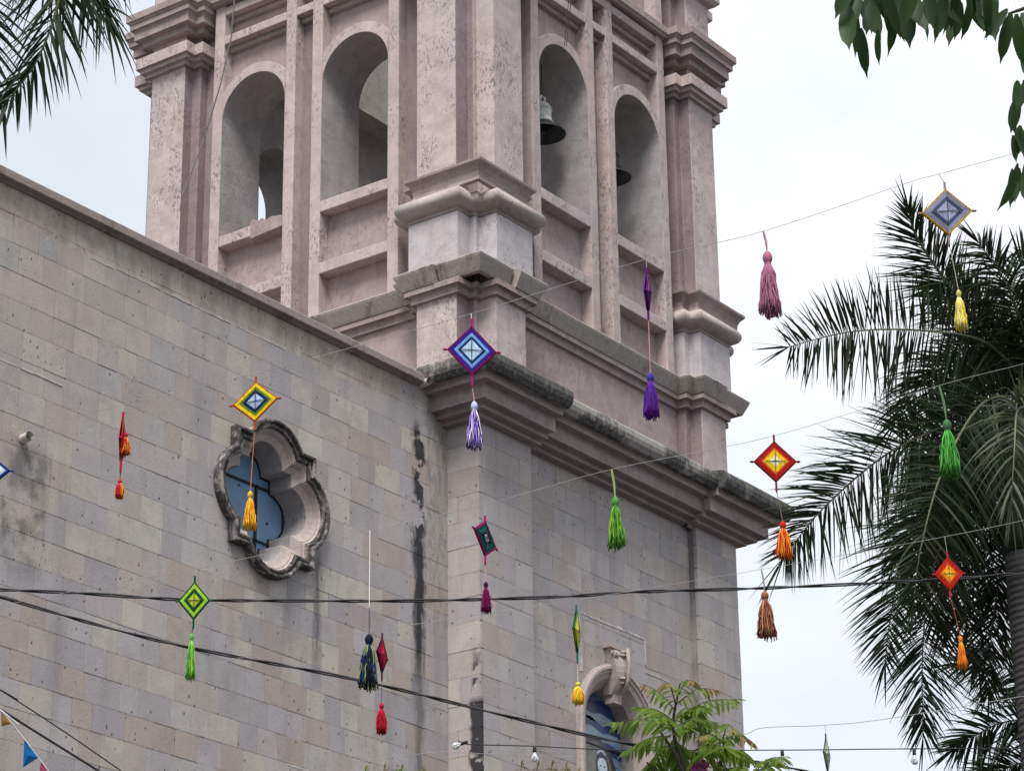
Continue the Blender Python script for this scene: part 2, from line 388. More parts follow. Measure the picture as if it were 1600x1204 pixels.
# plan lines, relative to the tower's centre; corner (-,-) is the near one
NP, NS, NW, NF = 3.495, 3.295, 3.125, 3.335
U1, U2, U3, UN = 3.095, 2.365, 2.205, 3.195
half = [(-NW, -U3), (-NS, -U3), (-NS, -U2), (-NP, -U2), (-NP, -U1), (-UN, -U1)]
PIER = half + [(-UN, -UN)] + [(y, x) for x, y in reversed(half)]
def rot2(p, k): 
    c, s = [(1,0),(0,1),(-1,0),(0,-1)][k]; return (p[0]*c-p[1]*s, p[0]*s+p[1]*c)
RING = [rot2(p, k) for k in range(4) for p in PIER]
def face(k=0): return lambda u, z, n: tuple((ROT[k] @ Vector((u, -n, z))))
SH0, SHR = 3.395, 3.245                       # shaft pilaster / recessed planes
SXL, SXR = -C0+1.25, -C0+5.62
shaft_half = [(-SHR, SXL), (-SH0, SXL), (-SH0, -SH0), (SXL, -SH0), (SXL, -SHR)]
SHAFT = [rot2(p, k) for k in range(4) for p in shaft_half]
def sym(path): return path

# shaft core (behind the ashlar)
SK = .06
wx = 3.45-C0; WSP = 12.17                     # window centre and springing
WR = 1.0
hole = [(wx-WR, 8.0)] + [(wx-WR, WSP)] + [(wx+WR*math.cos(math.radians(180-9*i)), WSP+WR*math.sin(math.radians(180-9*i))) for i in range(1, 20)] + [(wx+WR, WSP), (wx+WR, 8.0)]
b = MB()
slab(b, [(SXL-.2, 0), (SXR+.2, 0), (SXR+.2, 16.3), (SXL-.2, 16.3)], [hole], SHR-SK, SHR-.75, face(0))
b.box(SXL+.0, SXR+.0, -SHR+.75, SHR-.1, 0, 16.3)
b.box(-SH0+SK, SXL, -SH0+SK, SHR, 0, 16.3); b.box(SXR, SH0-SK, -SH0+SK, SHR, 0, 16.3)
tpart(b, 'shaft_wall', M['mortar'])

# ashlar
def ashlar(parent, spans, zrows, fn, hole=None, thick=.06, rng=random.Random(3), wmin=.30, wmax=.62, limit=300, lifts=.004, mat_=None):
    """courses of separately laid stones on a (u,z) wall; fn(u,z,n) with n outward from the face"""
    box_me = bpy.data.meshes.get('stone_block')
    if not box_me:
        bm = bmesh.new(); bmesh.ops.create_cube(bm, size=1)
        bmesh.ops.bevel(bm, geom=[e for e in bm.edges], offset=.018, segments=2, affect='EDGES')
        box_me = bpy.data.meshes.new('stone_block'); bm.to_mesh(box_me); bm.free(); box_me.materials.append(M['stone'])
    todo = []; cnt = 0; clipped = []
    o0 = Vector(fn(0, 0, 0)); ax = Vector(fn(1, 0, 0))-o0; an = Vector(fn(0, 0, 1))-o0
    for z0, z1 in zrows:
        for a, bb in spans:
            u = a
            while u < bb-.01:
                w = rng.choice((rng.uniform(wmin, .38), rng.uniform(.33, .42), rng.uniform(.36, .46), rng.uniform(.42, wmax)))
                if bb-u-w < wmin*.7: w = bb-u
                e = .0012; lift = rng.uniform(-lifts, lifts)
                r = (u+e, u+w-e, z0+e, z1-e)
                cu, cz = (r[0]+r[1])/2, (r[2]+r[3])/2
                over = hole and any(r[0]-.02 < p[0] < r[1]+.02 and r[2]-.02 < p[1] < r[3]+.02 for p in hole)
                inside = False
                if hole and not over:
                    c = False; j = len(hole)-1
                    for i in range(len(hole)):
                        p, q = hole[i], hole[j]
                        if (p[1] > cz) != (q[1] > cz) and cu < (q[0]-p[0])*(cz-p[1])/(q[1]-p[1])+p[0]: c = not c
                        j = i
                    inside = c
                if over:
                    mb = MB(); slab(mb, [(r[0], r[2]), (r[1], r[2]), (r[1], r[3]), (r[0], r[3])], [hole], lift, -thick, fn)
                    if mb.f: fixn(mb.build('stone', M['stone'], parent)); cnt += 1
                elif not inside: todo.append((r, lift))
                u += w
    def size(it):
        r, l = it; c = Vector(fn((r[0]+r[1])/2, (r[2]+r[3])/2, l))+(parent.location if parent.type == 'EMPTY' else Vector())
        x, y, d = proj(c); inv = -25 < x < 1625 and -25 < y < 1229
        return ((r[1]-r[0])*(r[3]-r[2])/d**2)*(1 if inv else 1e-6)
    todo.sort(key=size, reverse=True)
    for r, lift in todo[:limit-cnt]:
        o = bpy.data.objects.new('stone', box_me); link(o, parent)
        p = Vector(fn((r[0]+r[1])/2, (r[2]+r[3])/2, (lift-thick)/2)); sc = Matrix.Diagonal((r[1]-r[0], thick+lift, r[3]-r[2], 1))
        o.matrix_basis = Matrix(((ax.x, -an.x, 0, p.x), (ax.y, -an.y, 0, p.y), (0, 0, 1, p.z), (0, 0, 0, 1))) @ sc
    rest = todo[limit-cnt:] if len(todo) > limit-cnt else []
    if rest:
        mb = MB()
        for r, lift in rest:
            q = [fn(u, z, n) for n in (lift, -thick) for u, z in ((r[0], r[2]), (r[1], r[2]), (r[1], r[3]), (r[0], r[3]))]
            mb.add(q, [(0,1,2,3), (7,6,5,4), (0,4,5,1), (1,5,6,2), (2,6,7,3), (3,7,4,0)])
        o = fixn(mb.build('small_stones', M['stone'], parent)); o['kind'] = 'stuff'
    return cnt+len(todo)-len(rest)
def proj(P):
    q = P-CAM; d = q.dot(fwd); return 800+FPX*q.dot(RT)/d, 602-FPX*q.dot(UP)/d, d
def rows(z0, z1, h=.365, rng=random.Random(5)):
    out = []; z = z1
    while z > z0+.05:
        hh = h*rng.uniform(.93, 1.07); out.append((max(z-hh, z0), z)); z -= hh
    return out
ZL = 10.9
R1 = rows(ZL, 15.98)
fdepth = lambda base: (lambda u, z, n: tuple(Vector((u, -(base+n), z))))
cnt = ashlar(tower, [(SXL+.002, SXR-.002)], R1, fdepth(SHR), hole, rng=random.Random(11), lifts=.0025)
cnt += ashlar(tower, [(-SH0+.06, SXL-.002)], R1, fdepth(SH0), rng=random.Random(12), lifts=.0025)
cnt += ashlar(tower, [(SXR+.002, SH0)], R1, fdepth(SH0), rng=random.Random(13), lifts=.0025)
cnt += ashlar(tower, [(-SH0, -SH0+.60)], R1, lambda u, z, n: (-(SH0+n), u, z), rng=random.Random(14))
b = MB()                                      # corner returns and the lower courses below the view
b.box(SXL-.06, SXL-.0005, -SH0+.06, -SHR+.03, 0, 15.98)
b.box(SXR+.0005, SXR+.06, -SH0+.06, -SHR+.03, 0, 15.98)
tpart(b, 'pilaster_return', M['stone'])
b = MB(); rg = random.Random(8)
for z0, z1 in rows(0, ZL):
    for (a, c, n0) in ((-SH0, SXL, SH0), (SXL, wx-WR, SHR), (wx+WR, SXR, SHR), (SXR, SH0, SH0)):
        u = a
        while u < c-.01:
            w = min(rg.uniform(.35, .6), c-u); w = c-u if c-u-w < .15 else w
            b.box(u+.002, u+w-.002, -n0, -n0+.06, z0+.002, z1-.002); u += w
o = tpart(b, 'lower_stones', M['stone']); o['kind'] = 'stuff'
b = MB(); rg = random.Random(4)
def mortar_strip(mb, u0, u1, z, fn, th=.012):
    n = max(2, int((u1-u0)/.06)); 
    top = [(u0+(u1-u0)*i/n, z+th*rg.uniform(.2, 1.5)) for i in range(n+1)]; bot = [(u, z-th*rg.uniform(.2, 1.0)) for u, _ in top]
    slab(mb, bot+top[::-1], [], .006, -.01, fn)
mortar_strip(b, 2.62-C0, 4.30-C0, 13.79, fdepth(SHR), .02); mortar_strip(b, 4.3-C0, 4.95-C0, 13.28, fdepth(SHR), .014)
slab(b, [(4.29-C0,13.40),(4.32-C0,13.40),(4.315-C0,13.79),(4.285-C0,13.80)], [], .006, -.01, fdepth(SHR))
slab(b, [(2.57-C0,12.9),(2.66-C0,12.92),(2.64-C0,13.35),(2.60-C0,13.8),(2.575-C0,13.4)], [], .006, -.01, fdepth(SHR))
tpart(b, 'mortar_line', M['lime'])

# arched window in the shaft
def archpts(cx, r, zs, zb, n=24): return [(cx-r, zb)] + [(cx+r*math.cos(PI-PI*i/n), zs+r*math.sin(PI-PI*i/n)) for i in range(n+1)] + [(cx+r, zb)]
win = MB()
st = [(1.0, .0), (1.0, .07), (.965, .10), (.93, .10), (.915, .075), (.88, .075), (.86, .05), (.80, .03), (.66, -.13), (.655, -.37)]   # (radius, out)
loops = [archpts(wx, r, WSP, 8.0) for r, _ in st]
nn = len(loops[0]); vs = []
for (r, o_), lp in zip(st, loops): vs += [(u, -(SHR+o_), z) for u, z in lp]
fs = [(i*nn+k, i*nn+k+1, (i+1)*nn+k+1, (i+1)*nn+k) for i in range(len(st)-1) for k in range(nn-1)]
win.add(vs, fs); window = tpart(win, 'arched_window', M['cantera'])
def wpart(poly, d, name, m, th=.006):
    mb = MB(); slab(mb, poly, [], -d, -d-th, fdepth(SHR)); return tpart(mb, name, m, par=window)
glass = lambda nm, c: flat(nm, c, .25, .25, 5, .5)
M['gl_mid'] = glass('stained_glass_blue', (.18,.29,.46)); M['gl_dk'] = glass('stained_glass_navy', (.03,.05,.19)); M['gl_lt'] = glass('stained_glass_pale', (.27,.37,.46))
M['gl_ol'] = glass('stained_glass_olive', (.17,.17,.14)); M['gl_face'] = glass('stained_glass_face', (.50,.58,.62)); M['gl_blk'] = glass('stained_glass_black', (.012,.014,.025)); M['gl_pl'] = glass('stained_glass_plum', (.05,.04,.06))
wpart(archpts(wx, .66, WSP, 8.0), .35, 'window_pane', M['gl_mid'])
rg = random.Random(2)
def clip_arch(u, z):
    h = .655 if z < WSP else math.sqrt(max(0, .655**2-(z-WSP)**2)); return max(wx-h, min(wx+h, u))
for zt, th, m in ((12.78, .2, 'gl_dk'), (12.58, .12, 'gl_lt'), (12.46, .13, 'gl_dk'), (12.33, .14, 'gl_lt'), (12.18, .17, 'gl_dk'), (11.96, .09, 'gl_lt'), (11.80, .14, 'gl_dk'), (11.55, .12, 'gl_dk')):
    n = 14; ph = rg.uniform(0, 6); tp = []; bt = []
    for i in range(n+1):
        u = wx-.655+1.31*i/n; wv = .03*math.sin(i*.9+ph)+.02*rg.uniform(-1, 1)-.09*(i/n)
        tp.append((clip_arch(u, zt+wv), zt+wv)); bt.append((clip_arch(u, zt-th+wv*.7), zt-th+wv*.7))
    pts = bt+tp[::-1]; q = [pts[0]]
    for p in pts[1:]:
        if (p[0]-q[-1][0])**2+(p[1]-q[-1][1])**2 > 1e-6: q.append(p)
    wpart(q, .345, 'glass_band', M[m])
ov = lambda cx, cz, a, c, n=28: [(cx+a*math.cos(2*PI*i/n), cz+c*math.sin(2*PI*i/n)) for i in range(n)]
wpart(ov(wx-.02, 11.52, .56, .66), .338, 'oval_border', M['gl_pl']); wpart(ov(wx-.05, 11.52, .46, .58), .332, 'oval_medallion', M['gl_ol'])
fx, fz = wx+.14, 11.76
wpart([(fx+x, fz+z) for x, z in ((-.15,-.10),(-.17,.03),(-.13,.15),(-.03,.21),(.08,.18),(.15,.08),(.16,-.08),(.13,-.22),(.05,-.30),(-.06,-.30),(-.12,-.22))], .326, 'portrait_hair', M['gl_blk'])
wpart([(fx+x, fz+z) for x, z in ((-.13,-.06),(-.14,.04),(-.09,.11),(.0,.13),(.08,.10),(.11,.0),(.09,-.12),(.03,-.19),(-.06,-.19),(-.11,-.14))], .320, 'portrait_face', M['gl_face'])
wpart([(fx-.02+x, fz+z) for x, z in ((-.10,-.06),(-.07,-.09),(-.02,-.075),(.03,-.09),(.08,-.05),(.09,-.16),(.03,-.26),(-.05,-.26),(-.10,-.17))], .3175, 'portrait_beard', M['gl_blk'])
for s in (-1, 1): wpart([(fx-.02+s*.045+x, fz-.0+z) for x, z in ((-.028,0),(0,.014),(.028,.004),(0,-.008))], .316, 'portrait_eye', M['gl_blk'])
wpart([(fx-.02+x, fz-.09+z) for x, z in ((-.05,-.01),(0,.02),(.05,-.01),(.03,-.02),(0,-.005),(-.03,-.02))], .316, 'portrait_moustache', M['gl_blk'])
wpart([(fx-.16+x, fz+.17+z) for x, z in ((0,-.02),(.05,.05),(.16,.08),(.24,.03),(.22,0),(.13,.045),(.06,.02))], .322, 'portrait_highlight', M['gl_face'])
for zz in (12.72, 12.05, 11.3): wpart([(wx-.655, zz-.012), (clip_arch(wx+.66, zz), zz-.012), (clip_arch(wx+.66, zz+.01), zz+.012), (clip_arch(wx-.66, zz), zz+.012)], .31, 'glazing_bar', M['gl_blk'], .012) if zz < 12.7 else None
wpart([(wx-.01, 8), (wx+.01, 8), (wx+.01, 11.0), (wx-.01, 11.0)], .31, 'glazing_bar', M['gl_blk'], .012)
# carved keystone: scroll, leaf, and a foot
k = MB()
kz0, kz1 = 12.72, 13.42
for i in range(9):                             # body: tapered console bulging outward
    t0, t1 = i/9, (i+1)/9
    def sec(t): return (kz0+(kz1-kz0)*t, .13+.10*t, .05+.17*math.sin(PI*min(1, t*1.05))**.8+.05*t)
    (z0, w0, d0), (z1, w1, d1) = sec(t0), sec(t1)
    k.add([(wx-w0, -SHR+.1, z0), (wx-w0, -SHR-d0*.7, z0), (wx-w0*.45, -SHR-d0, z0), (wx+w0*.45, -SHR-d0, z0), (wx+w0, -SHR-d0*.7, z0), (wx+w0, -SHR+.1, z0),
           (wx-w1, -SHR+.1, z1), (wx-w1, -SHR-d1*.7, z1), (wx-w1*.45, -SHR-d1, z1), (wx+w1*.45, -SHR-d1, z1), (wx+w1, -SHR-d1*.7, z1), (wx+w1, -SHR+.1, z1)],
          [(j, j+1, j+7, j+6) for j in range(5)])
k.box(wx-.27, wx+.27, -SHR-.13, -SHR+.08, kz1-.03, kz1+.04); k.box(wx-.1, wx+.1, -SHR-.06, -SHR+.1, kz0-.12, kz0+.02)
key = tpart(k, 'keystone', M['cantera'], par=window)
lf = MB(); rg = random.Random(6)
for s in (-1, 1):
    for j in range(9):                         # leaf fingers curling over the console
        zc = kz1-.05-.058*j; du = .03+.045*((j*2) % 3)/2
        pts = [(wx+s*(.02+du*q*1.4), -SHR-(.165+.045*math.sin(PI*q))-.015*math.sin(j*2.1), zc-.09*q+.06*q*q) for q in [i/5 for i in range(6)]]
        lf.tube(pts, [.02, .026, .026, .022, .016, .006], 6)
    vol = [(wx+s*(.17+.065*(1-i/20)*math.cos(i*.75)), -SHR-.13-.0035*i, kz1-.14+.065*(1-i/20)*math.sin(i*.75)) for i in range(18)]
    lf.tube(vol, .017, 6)
lf.tube([(wx, -SHR-.25, kz1-.03), (wx, -SHR-.275, kz1-.25), (wx, -SHR-.25, kz1-.5), (wx, -SHR-.13, kz0)], [.03, .034, .03, .02], 6)
tpart(lf, 'acanthus_leaf', M['cantera'], par=window, smooth=True)

# main cornice over the shaft
cor = [(-.05, 15.86), (0, 15.915), (.11, 15.925), (.12, 15.905), (.13, 15.905), (.13, 15.965), (.14, 15.985), (.24, 15.985), (.245, 15.97), (.255, 15.97), (.255, 16.035), (.27, 16.06), (.36, 16.06), (.365, 16.045), (.385, 16.045), (.385, 16.235), (.40, 16.265), (.49, 16.28), (.50, 16.265), (.52, 16.265), (.52, 16.345), (.545, 16.375), (-.05, 16.375)]
def roughen(o, amp, sc, cuts=3):
    bm = bmesh.new(); bm.from_mesh(o.data)
    long = [e for e in bm.edges if e.calc_length() > .35]
    for _ in range(cuts):
        long = [e for e in bm.edges if e.calc_length() > .22]
        if long: bmesh.ops.subdivide_edges(bm, edges=long, cuts=1, use_grid_fill=True)
    from mathutils import noise
    for v in bm.verts:
        q = v.co*sc; d = noise.noise_vector(q)
        v.co += d*amp
    bm.to_mesh(o.data); bm.free(); return o
CUT = -C0+1.33
CORN = [(-SH0, CUT), (-SH0, -SH0), (CUT, -SH0)]
for nm, pr, mt, rr in (('main_cornice', cor, 'moulding', 0), ('cornice_slab', None, 'slab', 1)):
    pr = pr or [(.30, 16.378), (.565, 16.378), (.58, 16.355), (.635, 16.36), (.69, 16.43), (.705, 16.50), (.695, 16.585), (.63, 16.65), (-.2, 16.80)]
    for path in (CORN, [(CUT-.01, -SHR), (-CUT+.01, -SHR)]):
        b = MB(); sweep(b, path, pr); o = tpart(b, nm, M[mt], bev=0 if rr else .006)
        if rr: roughen(o, .007, 1.9)
        fourfold(o)
# core of piers above the shaft
def extr(mb, poly, z0, z1, mi=0):
    n = len(poly); mb.add([(x, y, z0) for x, y in poly]+[(x, y, z1) for x, y in poly], [(i, (i+1) % n, n+(i+1) % n, n+i) for i in range(n)]+[tuple(range(n))[::-1], tuple(range(n, 2*n))], mi)
b = MB(); extr(b, PIER+[(-U3, -U3)], 16.5, 26.8)
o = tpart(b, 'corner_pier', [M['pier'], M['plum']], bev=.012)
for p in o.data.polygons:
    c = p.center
    if max(abs(c.x), abs(c.y)) < NP-.01 and not (abs(c.x) > U1-.06 and abs(c.y) > U1-.06) and abs(p.normal.z) < .5: p.material_index = 1  # pier returns and steps have recess shade painted into their plum
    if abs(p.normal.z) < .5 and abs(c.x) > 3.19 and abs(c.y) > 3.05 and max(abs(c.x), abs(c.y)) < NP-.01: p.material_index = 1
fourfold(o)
b = MB()
for u0, u1 in ((-U3+.001, -1.89), (-.17, .17), (1.89, U3-.001)): b = MB(); b.box(u0, u1, -NW-.004, -NW+.03, 17.9, 24.4); fourfold(tpart(b, 'recess_shade_strip', M['plum']))  # thin strips added over the wall, recess shade put into their colour
def pier_ring(name, prof, m, path=PIER, smooth=False, bev=.01, **kw):
    b = MB(); sweep(b, path, prof); o = tpart(b, name, m, smooth, bev); fourfold(o); return o
PSQ = half[:4] + [(-NP, -NP)] + [(y, x) for x, y in reversed(half[:4])]
# attic cap: mid cornice
mid = [(-.02, 17.860), (.0, 17.900), (.045, 17.915), (.055, 17.900), (.06, 17.900), (.06, 18.000), (.08, 18.025), (.115, 18.025), (.12, 18.015), (.13, 18.015), (.13, 18.100), (-.02, 18.120)]
b = MB(); sweep(b, RING, mid, True); tpart(b, 'mid_cornice', M['moulding'], bev=.006)
ms = [(.06, 18.105), (.145, 18.100), (.16, 18.130), (.235, 18.300), (.245, 18.335), (.225, 18.360), (0, 18.430), (-.1, 18.430)]
b = MB(); sweep(b, [(-2.80, -NP), (-U2, -NP), (-U2, -NS), (-U3, -NS), (-U3, -NW), (U3, -NW), (U3, -NS), (U2, -NS), (U2, -NP), (2.80, -NP)], ms); fourfold(roughen(tpart(b, 'mid_cornice_slab', M['slab_grey']), .008, 2.7))
b = MB(); sweep(b, [(-3.395, -2.83), (-3.395, -3.395), (-2.83, -3.395)], [(p, z+.03) for p, z in ms]); fourfold(roughen(tpart(b, 'corner_slab', M['slab_grey']), .008, 2.9))
# pedestal, torus, cap of every pier
pier_ring('pedestal', [(0, 18.37), (.085, 18.37), (.085, 19.17), (0, 19.19)], M['pedestal'])
tor = [(0, 19.18), (.07, 19.18), (.09, 19.205), (.09, 19.235)] + [(.085+.15*math.cos(math.radians(a)), 19.385+.15*math.sin(math.radians(a))) for a in range(-80, 91, 17)] + [(.09, 19.55), (.06, 19.58), (0, 19.58)]
pier_ring('torus_moulding', tor, M['torus'], bev=0, smooth=True)
sco = [(0, 19.56), (.05, 19.58), (.035, 19.64), (.045, 19.72), (.08, 19.79), (.135, 19.845), (.14, 19.885), (.12, 19.895), (0, 19.915)]
pier_ring('scotia_cap', sco, M['moulding'], path=PSQ, bev=.004)
# capital and upper cornice
pier_ring('capital', [(0, 23.44), (.05, 23.445), (.055, 23.43), (.065, 23.43), (.065, 23.485), (.075, 23.505), (.12, 23.505), (.125, 23.495), (.14, 23.495), (.14, 23.555), (.15, 23.575), (.17, 23.575), (.175, 23.565), (.195, 23.565), (.195, 23.76), (0, 23.78)], M['frame'])
pier_ring('cornice_moulding', [(0, 23.99), (.11, 24.0), (.12, 23.985), (.13, 23.985), (.13, 24.09), (.20, 24.115), (.21, 24.10), (.225, 24.10), (.225, 24.24), (.245, 24.27), (.265, 24.29), (.27, 24.28), (.28, 24.28), (.28, 24.372), (0, 24.372)], M['moulding'], bev=.006)
up = [(-.05, 24.33), (.20, 24.372), (.235, 24.372), (.285, 24.374), (.30, 24.40), (.315, 24.42), (.33, 24.42), (.33, 24.55), (-.05, 24.62)]
b = MB(); sweep(b, RING, up, True); tpart(b, 'upper_cornice', M['moulding'], bev=.008)
pier_ring('upper_pedestal', [(0, 25.48), (.10, 25.5), (.16, 25.56), (.16, 25.72), (0, 25.76)], M['frame'])
# bay walls with the belfry openings
SILL, SPR, AR, AC = 20.17, 22.27, .655, 1.03
def opening(cx, r=AR): return [(cx-r, SILL), (cx-r, SPR)] + [(cx+r*math.cos(PI-PI*i/22), SPR+r*math.sin(PI-PI*i/22)) for i in range(1, 22)] + [(cx+r, SPR), (cx+r, SILL)]
b = MB(); slab(b, [(-U3, 16.5), (U3, 16.5), (U3, 26.8), (-U3, 26.8)], [opening(-AC, AR+.012), opening(AC, AR+.012)], NW, 2.42, face(0), 0, 1)
o = b.build('bay_wall', [M['panel'], M['reveal']], tower); fixn(o)
for p in o.data.polygons:                       # the side towards the bell chamber is bare plaster
    if p.normal.y > .9 and o.data.vertices[p.vertices[0]].co.y > -2.43: p.material_index = 1
fourfold(o)
for cx in (-AC, AC):
    mb = MB(); oo = opening(cx, AR+.02); ii = opening(cx, AR-.003); n = len(oo); vs = []
    for lp in (ii, oo):
        for dn in (NF-.006, 2.415): vs += [(u, -dn, z) for u, z in lp]
    fs = []
    for q in range(n-1): fs += [(q, q+1, n+q+1, n+q), (2*n+q, 3*n+q, 3*n+q+1, 2*n+q+1), (q, 2*n+q, 2*n+q+1, q+1), (n+q, n+q+1, 3*n+q+1, 3*n+q)]
    fs += [(0, n, 3*n, 2*n), (n-1, 3*n-1, 4*n-1, 2*n-1)]
    mb.add(vs, fs); fourfold(tpart(mb, 'arch_reveal', M['reveal']))
def bar(name, u0, u1, z0, z1, n=NF, nb=NW-.03, m='frame'):
    mb = MB(); mb.box(u0, u1, -n, -nb, z0, z1); o = tpart(mb, name, M[m], bev=.014); fourfold(o, (3, 1, 2)); return o
for s in (-1, 1):
    for a, c in ((1.685, 1.89), (.17, .375)):
        bar('jamb', min(s*a, s*c), max(s*a, s*c), 18.345, 26.6 if a > 1 else 25.9)
    cx = s*AC; a, c = cx-AR+.001, cx+AR-.001
    bar('sill', a, c, 20.06, 20.245); bar('rail', a, c, 19.03, 19.215); bar('rail', a, c, 23.655, 23.805); bar('rail', a, c, 24.19, 24.34)
    bar('rail_moulding', a, c, 23.56, 23.652, NW+.085, m='moulding'); bar('rail_moulding', a, c, 24.095, 24.187, NW+.085, m='moulding')
    mb = MB(); RO = .825; th = math.acos(AR/RO)
    pts = [(cx+RO*math.cos(th+(PI-2*th)*i/18), SPR+RO*math.sin(th+(PI-2*th)*i/18)) for i in range(19)]
    pts = [(cx+math.copysign(min(abs(x-cx), AR-.001), x-cx), z) for x, z in pts]
    inn = [(cx+(AR-.001)*math.cos(PI-PI*i/24), SPR+(AR-.001)*math.sin(PI-PI*i/24)) for i in range(25)]
    slab(mb, pts+inn, [], NF-.003, NW-.03, face(0)); o = tpart(mb, 'arch_ring', M['frame'], bev=.01); fourfold(o)
bar('cross_strip', -.169, .169, 23.66, 23.80); bar('cross_strip', -.169, .169, 24.2, 24.335)
bar('rail_moulding', -.168, .168, 23.57, 23.657, NW+.085, m='moulding')
# broken far sill of the left face
b = MB(); b.box(-2.98, 2.98, -2.98, 2.98, 19.85, 20.12); tpart(b, 'chamber_floor', M['inside'])
b = MB(); b.box(-2.4, 2.4, 1.95, 2.415, 24.18, 26.75); tpart(b, 'upper_inner_wall', M['inside'])
b = MB(); rg = random.Random(3); pf = [(20.05-.004*i, 20.25+rg.uniform(-.03, .03)+.006*i) for i in range(12)]
for (x, k) in ((-NF-.008, 0), (-NW+.05, 1)): b.v += [(x, .38+i*.058, z0) for i, (z0, z1) in enumerate(pf)]+[(x, .38+i*.058, z1) for i, (z0, z1) in enumerate(pf)]
for i in range(11): b.f += [(i, i+1, 13+i, 12+i), (24+i, 36+i, 37+i, 25+i), (12+i, 13+i, 37+i, 36+i), (i, 24+i, 25+i, i+1)]
b.f += [(0, 12, 36, 24), (11, 35, 47, 23)]; b.m = [0]*len(b.f)
tpart(b, 'broken_sill', M['moulding'], bev=.012)
# drain stub beside the cornice
def stub(parent, p, d, r, L_, name='drain_spout'):
    mb = MB(); q = Vector(p); d = Vector(d).normalized()
    mb.tube([q-d*.2, q+d*L_], r, 14, cap=False); mb.tube([q+d*L_, q+d*(L_-.12)], r*.78, 14, cap=False)
    a = [q+d*L_]; o = mb.build(name, M['pvc'], parent, True); fixn(o); return o

# ------------------------------------------------------------------ nave
NY = .55
nave = thing('church_nave', 'stone-block church nave wall with a sloping-looking coping and a quatrefoil window', 'church nave', (-7, NY, 0))
nl = Vector((-7, NY, 0))
def nf(u, z, n): return (u+7, -n, z)
QX, QZ = -3.755, 13.775
def quatre(s, r, d, na=12):
    out = []
    for k in range(4):
        w = k*PI/2
        def tr(x, z): return (QX+x*math.cos(w)-z*math.sin(w), QZ+x*math.sin(w)+z*math.cos(w))
        out.append(tr(s, -s))
        h = s-d; a = math.asin(max(-1, min(1, h/r)))       # lobe towards +x
        h2 = math.acos(max(-1, min(1, (s-d)/r)))
        out += [tr(d+r*math.cos(-h2+2*h2*i/na), r*math.sin(-h2+2*h2*i/na)) for i in range(na+1)]
    return out
HOLEQ = quatre(.73, .54, .49)
b = MB(); slab(b, [(-15, 0), (-.03, 0), (-.03, 16.34), (-15, 16.34)], [HOLEQ], -.06, -.6, nf)
fixn(b.build('wall', M['mortar'], nave))
RN = rows(9.0, 16.345, .352, random.Random(21))
n_ = ashlar(nave, [(-9.15, -.005)], RN, nf, HOLEQ, rng=random.Random(22), wmin=.29, wmax=.62, lifts=.0028)
print('stones', cnt, n_)
b = MB(); rg = random.Random(9)
for z0, z1 in rows(0, 9.0)+RN:
    u = -15; end = -.005 if z1 <= 9.001 else -9.152
    while u < end-.01:
        w = min(rg.uniform(.35, .8), end-u); w = end-u if end-u-w < .15 else w
        x0, y0, _ = nf(u, 0, 0); b.box(x0+.003, x0+w-.003, y0, y0+.06, z0+.003, z1-.003); u += w
o = b.build('outer_stones', M['stone'], nave); o['kind'] = 'stuff'
b = MB()
mortar_strip(b, -7.15, -6.75, 15.93, nf); 
for a, c in ((-6.7, -5.9), (-5.85, -4.6), (-4.5, -3.5)): mortar_strip(b, a, c, 15.945, nf, .010)
mortar_strip(b, -8.7, -7.5, 14.13, nf, .010); mortar_strip(b, -3.3, -2.5, 10.4, nf, .012)
fixn(b.build('mortar_line', M['lime'], nave))
b = MB(); sweep(b, [(-15+7, 0), (6.93, 0)], [(-.55, 16.345), (.03, 16.345), (.05, 16.36), (.13, 16.37), (.135, 16.475), (.10, 16.50), (-.55, 16.52)])
bevel(fixn(b.build('coping', M['coping'], nave)), .01)
b = MB(); b.box(-8, 6.9, .5, 7, 15.6, 15.9); b.box(-8, -7.6, .5, 7, 0, 16.3); b.box(-8, 6.9, 6.7, 7, 0, 16.3); fixn(b.build('roof', M['coping'], nave))
# quatrefoil window
def qloft(sts, name, m, parent):
    loops = [quatre(s, r, d) for s, r, d, _ in sts]; n = len(loops[0]); mb = MB(); vs = []
    for lp, (_, _, _, o_) in zip(loops, sts): vs += [nf(u, z, o_) for u, z in lp]
    mb.add(vs, [(i*n+k, i*n+(k+1) % n, (i+1)*n+(k+1) % n, (i+1)*n+k) for i in range(len(sts)-1) for k in range(n)])
    o = mb.build(name, m, parent); fixn(o); return o
q1 = qloft([(.775, .58, .49, -.05), (.775, .58, .49, .11), (.76, .565, .49, .135), (.725, .535, .49, .135), (.715, .525, .49, .085), (.70, .51, .49, .08), (.685, .495, .49, .10), (.65, .465, .49, .10), (.64, .455, .49, .06)], 'quatrefoil_window', M['blackened'], nave)
bevel(q1, .006)
qi = qloft([(.64, .455, .49, .059), (.625, .44, .49, .03), (.605, .425, .49, .03), (.60, .42, .49, .008), (.59, .41, .49, .004), (.58, .40, .49, -.02), (.515, .335, .485, -.065), (.505, .325, .485, -.075)], 'inner_moulding', M['cantera'], q1)
qr = qloft([(.505, .325, .485, -.075), (.50, .32, .485, -.50)], 'window_reveal', M['reveal'], q1)
M['blue_pane'] = flat('blue_painted_pane', (.15,.255,.40), .45, .12, 3, .35)
b = MB(); slab(b, [(QX-.75, QZ-.75), (QX+.75, QZ-.75), (QX+.75, QZ+.75), (QX-.75, QZ+.75)], [], -.45, -.46, nf); fixn(b.build('window_pane', M['blue_pane'], q1))
